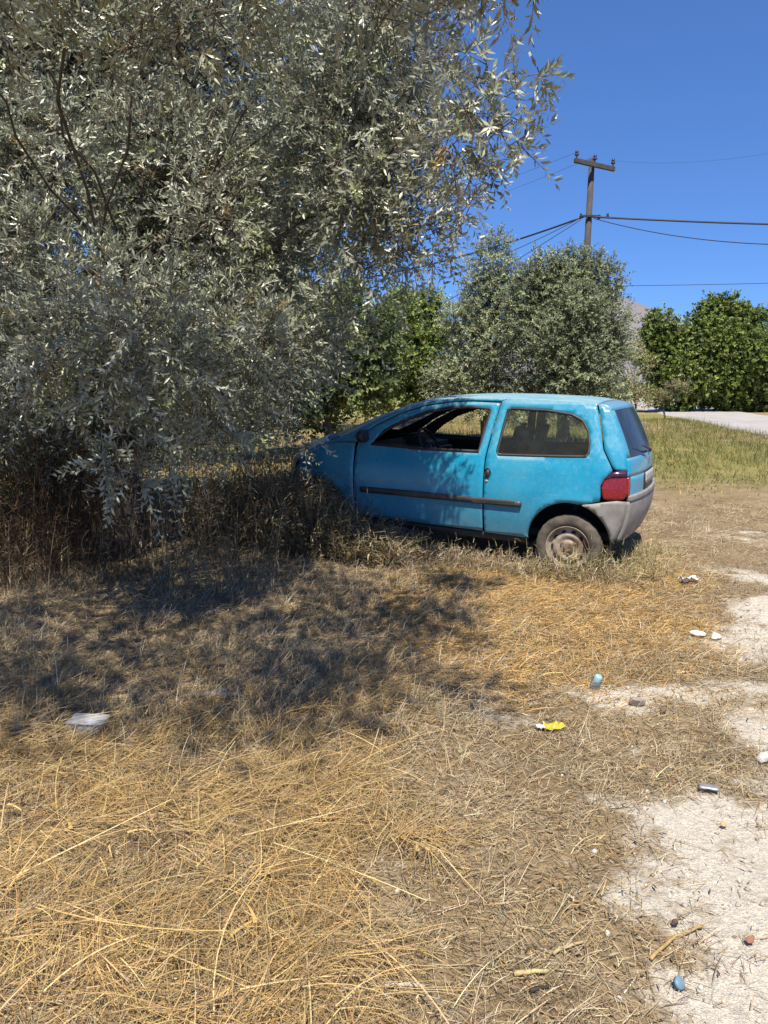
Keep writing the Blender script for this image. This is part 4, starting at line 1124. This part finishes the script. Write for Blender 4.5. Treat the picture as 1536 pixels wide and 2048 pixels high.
def strip_weeds(n, u0, u1, v0, v1, Lr, pal, side=3):
    u = rng.uniform(u0, u1, n); v = rng.uniform(v0, v1, n)
    dx, dy = u - U0, v
    x = CAq[0] + dx * _ca + dy * _sa; y = CAq[1] - dx * _sa + dy * _ca
    k = rng.uniform(size=n) < .15 + .85 * sstep(.38, .6, fbm(x, y, .22, 151)); x, y = x[k], y[k]; m = len(x)
    L = rng.uniform(*Lr, m); az = rng.uniform(0, 6.28, m); el = np.clip(rng.normal(1.15, .3, m), .4, 1.55); c = pick(pal, m, .2)
    b = np.stack([x, y, gh(x, y) - .01], 1)
    N = m * side; t = rng.uniform(.2, 1, N); a = np.repeat(az, side); e = np.repeat(el, side)
    q = np.repeat(b, side, 0) + np.stack([np.cos(e) * np.cos(a), np.cos(e) * np.sin(a), np.sin(e)], 1) * (np.repeat(L, side) * t)[:, None]
    return [blades(b, az, L, rng.uniform(.0022, .004, m), el, rng.uniform(0, .5, m), 4, c, .5),
            blades(q, rng.uniform(0, 6.28, N), rng.uniform(.03, .09, N), rng.uniform(.003, .006, N), rng.normal(.6, .5, N), rng.uniform(0, 1.2, N), 2, np.repeat(c, side, 0) * rng.uniform(.8, 1.2, (N, 1)), .2)]
E5 = strip_weeds(1200, 1.2, 2.7, -1.05, -.80, (.05, .20), TAN) + strip_weeds(520, 2.55, 3.35, -1.15, -.85, (.05, .19), TAN + [(.22, .22, .09)]) + strip_weeds(700, 3.0, 3.75, -.95, .3, (.06, .2), [(.25, .25, .10), (.40, .33, .18), (.5, .4, .24)])
E3 = E3 + E5
grass_obj('sill_weeds', 'thin pale weeds standing along the sill and rear wheel', E3 + E4, M_WEED)
# (f) the field beyond
YEL = [(.34, .265, .11), (.28, .21, .085), (.39, .31, .15), (.21, .185, .065)]
GRN = [(.125, .145, .035), (.17, .175, .045), (.09, .115, .025), (.24, .20, .075)]
def far_tufts(n, y0, y1, dens, per, Lr, wr, pal, wts, pw):
    V, Q, C = tufts(n, y0, y1, dens, per, Lr, wr, (1.0, .35), .12, pal, wts, 2, (.1, .9), pw)
    V[:, 2] *= .18 + .82 * sstep(8.5, 17, V[:, 1])
    return V, Q, C
F1 = far_tufts(7500, 7.0, 34, lambda x, y: (1 - .75 * sstep(.35, .6, green_mask(x, y))) * (1 - .72 * sstep(.2, .36, x / y)), 9, (.10, .34), (.006, .014), YEL, [.35, .25, .2, .2], .2)
F2 = far_tufts(8500, 8.5, 34, lambda x, y: np.clip(sstep(.2, .6, green_mask(x, y)) + .75 * sstep(.25, .38, x / y) * sstep(10, 13, y), 0, 1) * sstep(-.05, .12, x / y), 9, (.10, .28), (.007, .014), GRN, [.35, .25, .25, .15], .25)
def off_road(p):
    V, Q, C = p
    return p
def clip_road(parts):
    res = []
    for V, Q, C in parts:
        rx, ry = V[:, 0] - e0[0], V[:, 1] - e0[1]
        s_ = rx * d_road[0] + ry * d_road[1]; t_ = rx * n_road[0] + ry * n_road[1]
        bad = (t_ > -.1) & (t_ < 5.6)
        q = Q.reshape(-1, 4); ok = ~bad[q].any(1)
        res.append((V, q[ok].reshape(-1), C))
    return res
d_road = (e1 - e0) / np.linalg.norm(e1 - e0); n_road = np.array([d_road[1], -d_road[0]])
grass_obj('field_grass', 'dry yellow and greenish grass of the field behind the car', clip_road([F1, F2]), M_WEED)
# (g) litter: dead leaves, bits of stalk, gravel
n = 16000
x, y = wedge(n, 1.25, 7.0, .8)
k_ = rng.uniform(size=n) > .85 * gravel_mask(x, y); x, y = x[k_], y[k_]; n = len(x)
LV = rand_dirs(n); LV[:, 2] *= .25
lp = np.stack([x, y, gh(x, y) + rng.uniform(.004, .02, n)], 1)
up = np.tile([0, 0, 1.], (n, 1)) + rng.normal(0, .4, (n, 3))
ob = leaves_mesh('leaf_litter', lp, LV, up, rng.uniform(.012, .04, n), rng.uniform(.003, .009, n), pick([(.20, .15, .09), (.32, .25, .16), (.13, .10, .07), (.42, .35, .25)], n, .2), M_WEED)
tag(ob, 'dead leaves and chaff littered over the ground', kind='stuff')
n = 16000
x, y = wedge(n, 1.25, 8.0, .7)
k_ = rng.uniform(size=n) < (.04 + .9 * gravel_mask(x, y)); x, y = x[k_], y[k_]; n = len(x)
r = .003 + .012 * rng.uniform(0, 1, n) ** 5
oc = np.array([(1, 0, 0), (0, 1, 0), (-1, 0, 0), (0, -1, 0), (0, 0, 1), (0, 0, -1)], float)
V = oc[None] * r[:, None, None] * rng.uniform(.6, 1.35, (n, 6, 1)); V[:, :, 2] *= .7
V += np.stack([x, y, gh(x, y) + r * .25], 1)[:, None, :]
ft = np.array([(0, 1, 4), (1, 2, 4), (2, 3, 4), (3, 0, 4), (1, 0, 5), (2, 1, 5), (3, 2, 5), (0, 3, 5)])
T = (np.arange(n)[:, None, None] * 6 + ft[None]).reshape(-1)
M_PEB = attr_mat('pebble', .9, 0, .2)
ob = mesh_np('gravel', V.reshape(-1, 3), T, 3, M_PEB, None, np.repeat(pick([(.46, .42, .35), (.36, .31, .25), (.58, .54, .47), (.27, .21, .155)], n, .12), 6, 0))
tag(ob, 'loose pale gravel in the bare patches at right', kind='stuff')

# ------------------------------------------------------------------ rubbish, stones and sticks
def rock(name, px, py, size, c1, c2, label, cat, group=None, lift=.25):
    bm = bmesh.new(); bmesh.ops.create_icosphere(bm, subdivisions=2, radius=1)
    sd0 = rng.integers(1, 999)
    r_ = random.Random(int(sd0))
    cuts = [(Vector(rand_dirs(1)[0]), r_.uniform(.55, .85)) for _ in range(9)]
    for v in bm.verts:
        for c, dd in cuts:
            k = v.co.dot(c)
            if k > dd: v.co -= c * (k - dd)
        v.co *= r_.uniform(.97, 1.03)
    for v in bm.verts: v.co = Vector((v.co.x * size[0], v.co.y * size[1], v.co.z * size[2]))
    gx, gy = ground(px, py)
    o = bm_obj(name, bm, plain(name + '_face', c1, c2, .9, scale=25, bmp=.4)); o.location = (gx, gy, float(gh(gx, gy)) + size[2] * lift + .01); o.rotation_euler = (0, 0, r_.uniform(0, 6))
    return tag(o, label, cat, group)
rock('stone', 1273, 1402, (.045, .035, .026), (.36, .31, .26), (.22, .18, .15), 'brown stone on the pale patch right of the bottle', 'stone', lift=.5)
rock('stone', 1326, 1420, (.02, .018, .016), (.16, .11, .08), (.11, .08, .06), 'tiny dark stone just right of the larger brown stone', 'stone', lift=.5)
rock('stone', 1528, 1510, (.045, .03, .022), (.70, .68, .63), (.55, .52, .48), 'white stone at the right edge of the gravel', 'stone', lift=.5)
rock('stone', 1500, 1878, (.020, .015, .012), (.30, .14, .09), (.20, .10, .07), 'reddish stone on the pale gravel in the right foreground', 'stone', lift=.6)
rock('stone', 1349, 1846, (.011, .013, .011), (.13, .06, .045), (.08, .045, .035), 'small dark red stone at the upper end of the broken stick', 'stone', lift=.6)
rock('stone', 1448, 1640, (.013, .013, .010), (.50, .33, .17), (.42, .27, .14), 'orange tan pebble at the top of the white gravel', 'stone', lift=.6)
rock('stone', 1395, 1268, (.06, .04, .018), (.66, .61, .53), (.52, .47, .40), 'flat pale stone lying left of the gravel strip', 'stone', lift=.6)
rock('stone', 1432, 1272, (.055, .04, .018), (.62, .58, .50), (.50, .46, .39), 'flat pale stone next to the gravel, right one of a touching pair', 'stone', lift=.6)
M_WPL = plain('white_plastic', (.66, .66, .64), (.56, .56, .54), .45, scale=14)
def sheet(name, px, py, sx, sy, amp, material, label, cat, rz=0, lift=.02, seed=1, parent=None, n=14):
    """a crumpled thin thing"""
    X_, Y_ = np.meshgrid(np.linspace(-1, 1, n), np.linspace(-1, 1, n))
    Zz = amp * (fbm(X_ * 2 + seed * 7, Y_ * 2, .9, seed, 3) - .3) * 2
    Xd = X_ * sx * (1 + .25 * (fbm(X_, Y_ + seed * 3, .7, seed + 5) - .5)); Yd = Y_ * sy * (1 + .3 * (fbm(X_ + seed * 5, Y_, .7, seed + 9) - .5))
    i_ = np.arange(n * n).reshape(n, n)
    q = np.stack([i_[:-1, :-1], i_[:-1, 1:], i_[1:, 1:], i_[1:, :-1]], -1).reshape(-1, 4)
    o = mesh_np(name, np.stack([Xd, Yd, np.maximum(Zz, .002)], -1).reshape(-1, 3), q, 4, material, parent)
    md = o.modifiers.new('thickness', 'SOLIDIFY'); md.thickness = .0015
    if parent is None:
        gx, gy = ground(px, py); o.location = (gx, gy, float(gh(gx, gy)) + lift); o.rotation_euler = (0, 0, rz)
        tag(o, label, cat)
    return o
sheet('crumpled_bag', 1375, 1174, .065, .045, .06, M_WPL, 'crumpled white plastic bag on the brown grass right of the car', 'bag', .3, .015, 3)
M_YEL = plain('yellow_foil', (.50, .42, .03), (.42, .35, .03), .35, scale=9)
w_ = sheet('snack_wrapper', 1108, 1449, .046, .028, .022, M_YEL, 'crumpled yellow wrapper lying on the straw below the bottle', 'wrapper', .1, .02, 8)
e_ = sheet('silver_end', 0, 0, .018, .02, .015, M_WPL, None, None, 0, 0, 4, parent=w_, n=7); e_.location = (-.062, 0, .002)
# clear plastic bottle with a blue label
gx, gy = ground(1188, 1368)
bt = empty('plastic_bottle', (gx, gy, float(gh(gx, gy)) + .01)); bt.rotation_euler = (.35, .12, .4); bt.scale = (.82, .82, .82)
tag(bt, 'small clear plastic bottle with a pale blue top on the gravel', 'bottle')
M_CLR = glass_mat('clear_plastic', (.85, .87, .88), .30, (.62, .66, .68), .15)
bm = bmesh.new(); bm_lathe(bm, [(.001, 0), (.028, 0), (.032, .006), (.032, .05)], 20, 'Z'); bm_obj('body', bm, M_CLR, bt, smooth=True)
bm = bmesh.new(); bm_lathe(bm, [(.022, .05), (.023, .085), (.018, .092), (.001, .093)], 20, 'Z'); bm_obj('cap', bm, plain('pale_blue_plastic', (.30, .50, .58), (.24, .43, .52), .4), bt, smooth=True)
# clear box at left
gx, gy = ground(172, 1452)
bx = empty('plastic_tray', (gx, gy, float(gh(gx, gy)) + .03), .05); bx.rotation_euler = (-.12, .03, -.06); bx.scale = (.85, .85, .8); bx.location.z -= .022
tag(bx, 'clear plastic tray half sunk in the straw at left', 'plastic tray')
M_TRAY = glass_mat('cloudy_plastic', (.80, .82, .85), .55, (.72, .74, .78), .12)
bm = bmesh.new()
o_ = [(-.085, -.04), (.085, -.04), (.085, .055), (-.085, .055)]; i_ = [(x_ * .88, y_ * .85 + .001) for x_, y_ in o_]
vo = [bm.verts.new((*p, .045)) for p in o_]; vb = [bm.verts.new((*p, .0)) for p in i_]; vf = [bm.verts.new((p[0] * 1.10, p[1] * 1.14, .047)) for p in o_]
for k in range(4):
    bm.faces.new((vo[k], vo[(k + 1) % 4], vb[(k + 1) % 4], vb[k])); bm.faces.new((vo[k], vf[k], vf[(k + 1) % 4], vo[(k + 1) % 4]))
bm.faces.new(vb); bm_obj('tub', bm, M_TRAY, bx)
bm = bmesh.new(); bm_box(bm, (0, .02, .060), (.19, .115, .006), Matrix.Rotation(.18, 3, 'X'), .002); bm_obj('lid', bm, M_TRAY, bx)
# dark plastic film in the shade
sheet('plastic_film', 435, 1388, .12, .035, .04, plain('grey_film', (.12, .14, .155), (.08, .09, .10), .4), 'dark grey plastic film caught in the shaded straw', 'plastic film', .05, .012, 12)
# crushed can
bm = bmesh.new(); bm_lathe(bm, [(.001, -.045), (.026, -.045), (.031, -.038), (.030, -.01), (.024, .006), (.031, .02), (.030, .04), (.025, .046), (.001, .044)], 20, 'Y')
for v in bm.verts: v.co.z *= .38; v.co.x *= 1.0; v.co *= .78
gx, gy = ground(1418, 1568); o = bm_obj('crushed_can', bm, plain('dull_tin', (.42, .40, .40), (.30, .28, .28), .4, metal=.5, scale=20), smooth=True); o.location = (gx, gy, float(gh(gx, gy)) + .022); o.rotation_euler = (0, .1, 1.25)
tag(o, 'crushed grey drink can on the ground left of the gravel', 'can')
# blue lid scrap
bm = bmesh.new(); bm_lathe(bm, [(.001, .003), (.012, .003), (.0155, .001), (.0155, -.007), (.014, -.007), (.013, .0)], 20, 'Z')
gx, gy = ground(1360, 1967); o = bm_obj('bottle_cap', bm, plain('faded_blue_cap', (.15, .26, .33), (.11, .20, .27), .45, scale=30), smooth=True); o.location = (gx, gy, float(gh(gx, gy)) + .02); o.rotation_euler = (.7, .5, .2)
tag(o, 'faded blue bottle cap tipped on its side in the right foreground', 'bottle cap')
def stick(px0, py0, px1, py1, r, c, label, kink=None):
    a = np.array([*ground(px0, py0), 0]); b = np.array([*ground(px1, py1), 0])
    pts = [a, b] if kink is None else [a, np.array([*ground(*kink), 0]), b]
    P_ = []
    for q0, q1 in zip(pts, pts[1:]):
        for k in range(5): P_.append(q0 + (q1 - q0) * k / 5)
    P_.append(pts[-1])
    P_ = [(p[0] + random.uniform(-.002, .002), p[1] + random.uniform(-.002, .002), float(gh(p[0], p[1])) + .014 + .003 * math.sin(i * .8)) for i, p in enumerate(P_)]
    bm = bmesh.new(); bm_tube(bm, P_, [r * (1 - .4 * i / len(P_)) for i in range(len(P_))], 7)
    tag(bm_obj('stick', bm, plain('stick_wood', c, tuple(v * .7 for v in c), .8, scale=40), smooth=True), label, 'stick', 'broken sticks and cane on the foreground ground')
stick(1300, 1915, 1405, 1852, .0055, (.42, .29, .12), 'bent tan stick pointing at the small dark red stone', (1352, 1868))
stick(1030, 1945, 1098, 1940, .0075, (.50, .40, .19), 'short yellow piece of cane at the bottom centre')
stick(765, 1980, 850, 1974, .0075, (.50, .45, .36), 'pale bleached stick in the bottom foreground straw')
stick(1105, 1908, 1172, 1880, .005, (.46, .37, .20), 'thin tan stick between the yellow cane and the bent stick')
stick(1060, 1978, 1098, 1968, .006, (.04, .035, .03), 'short black strip standing in for the shadow below the yellow cane')  # black stick shape added as the dark shadow under the cane
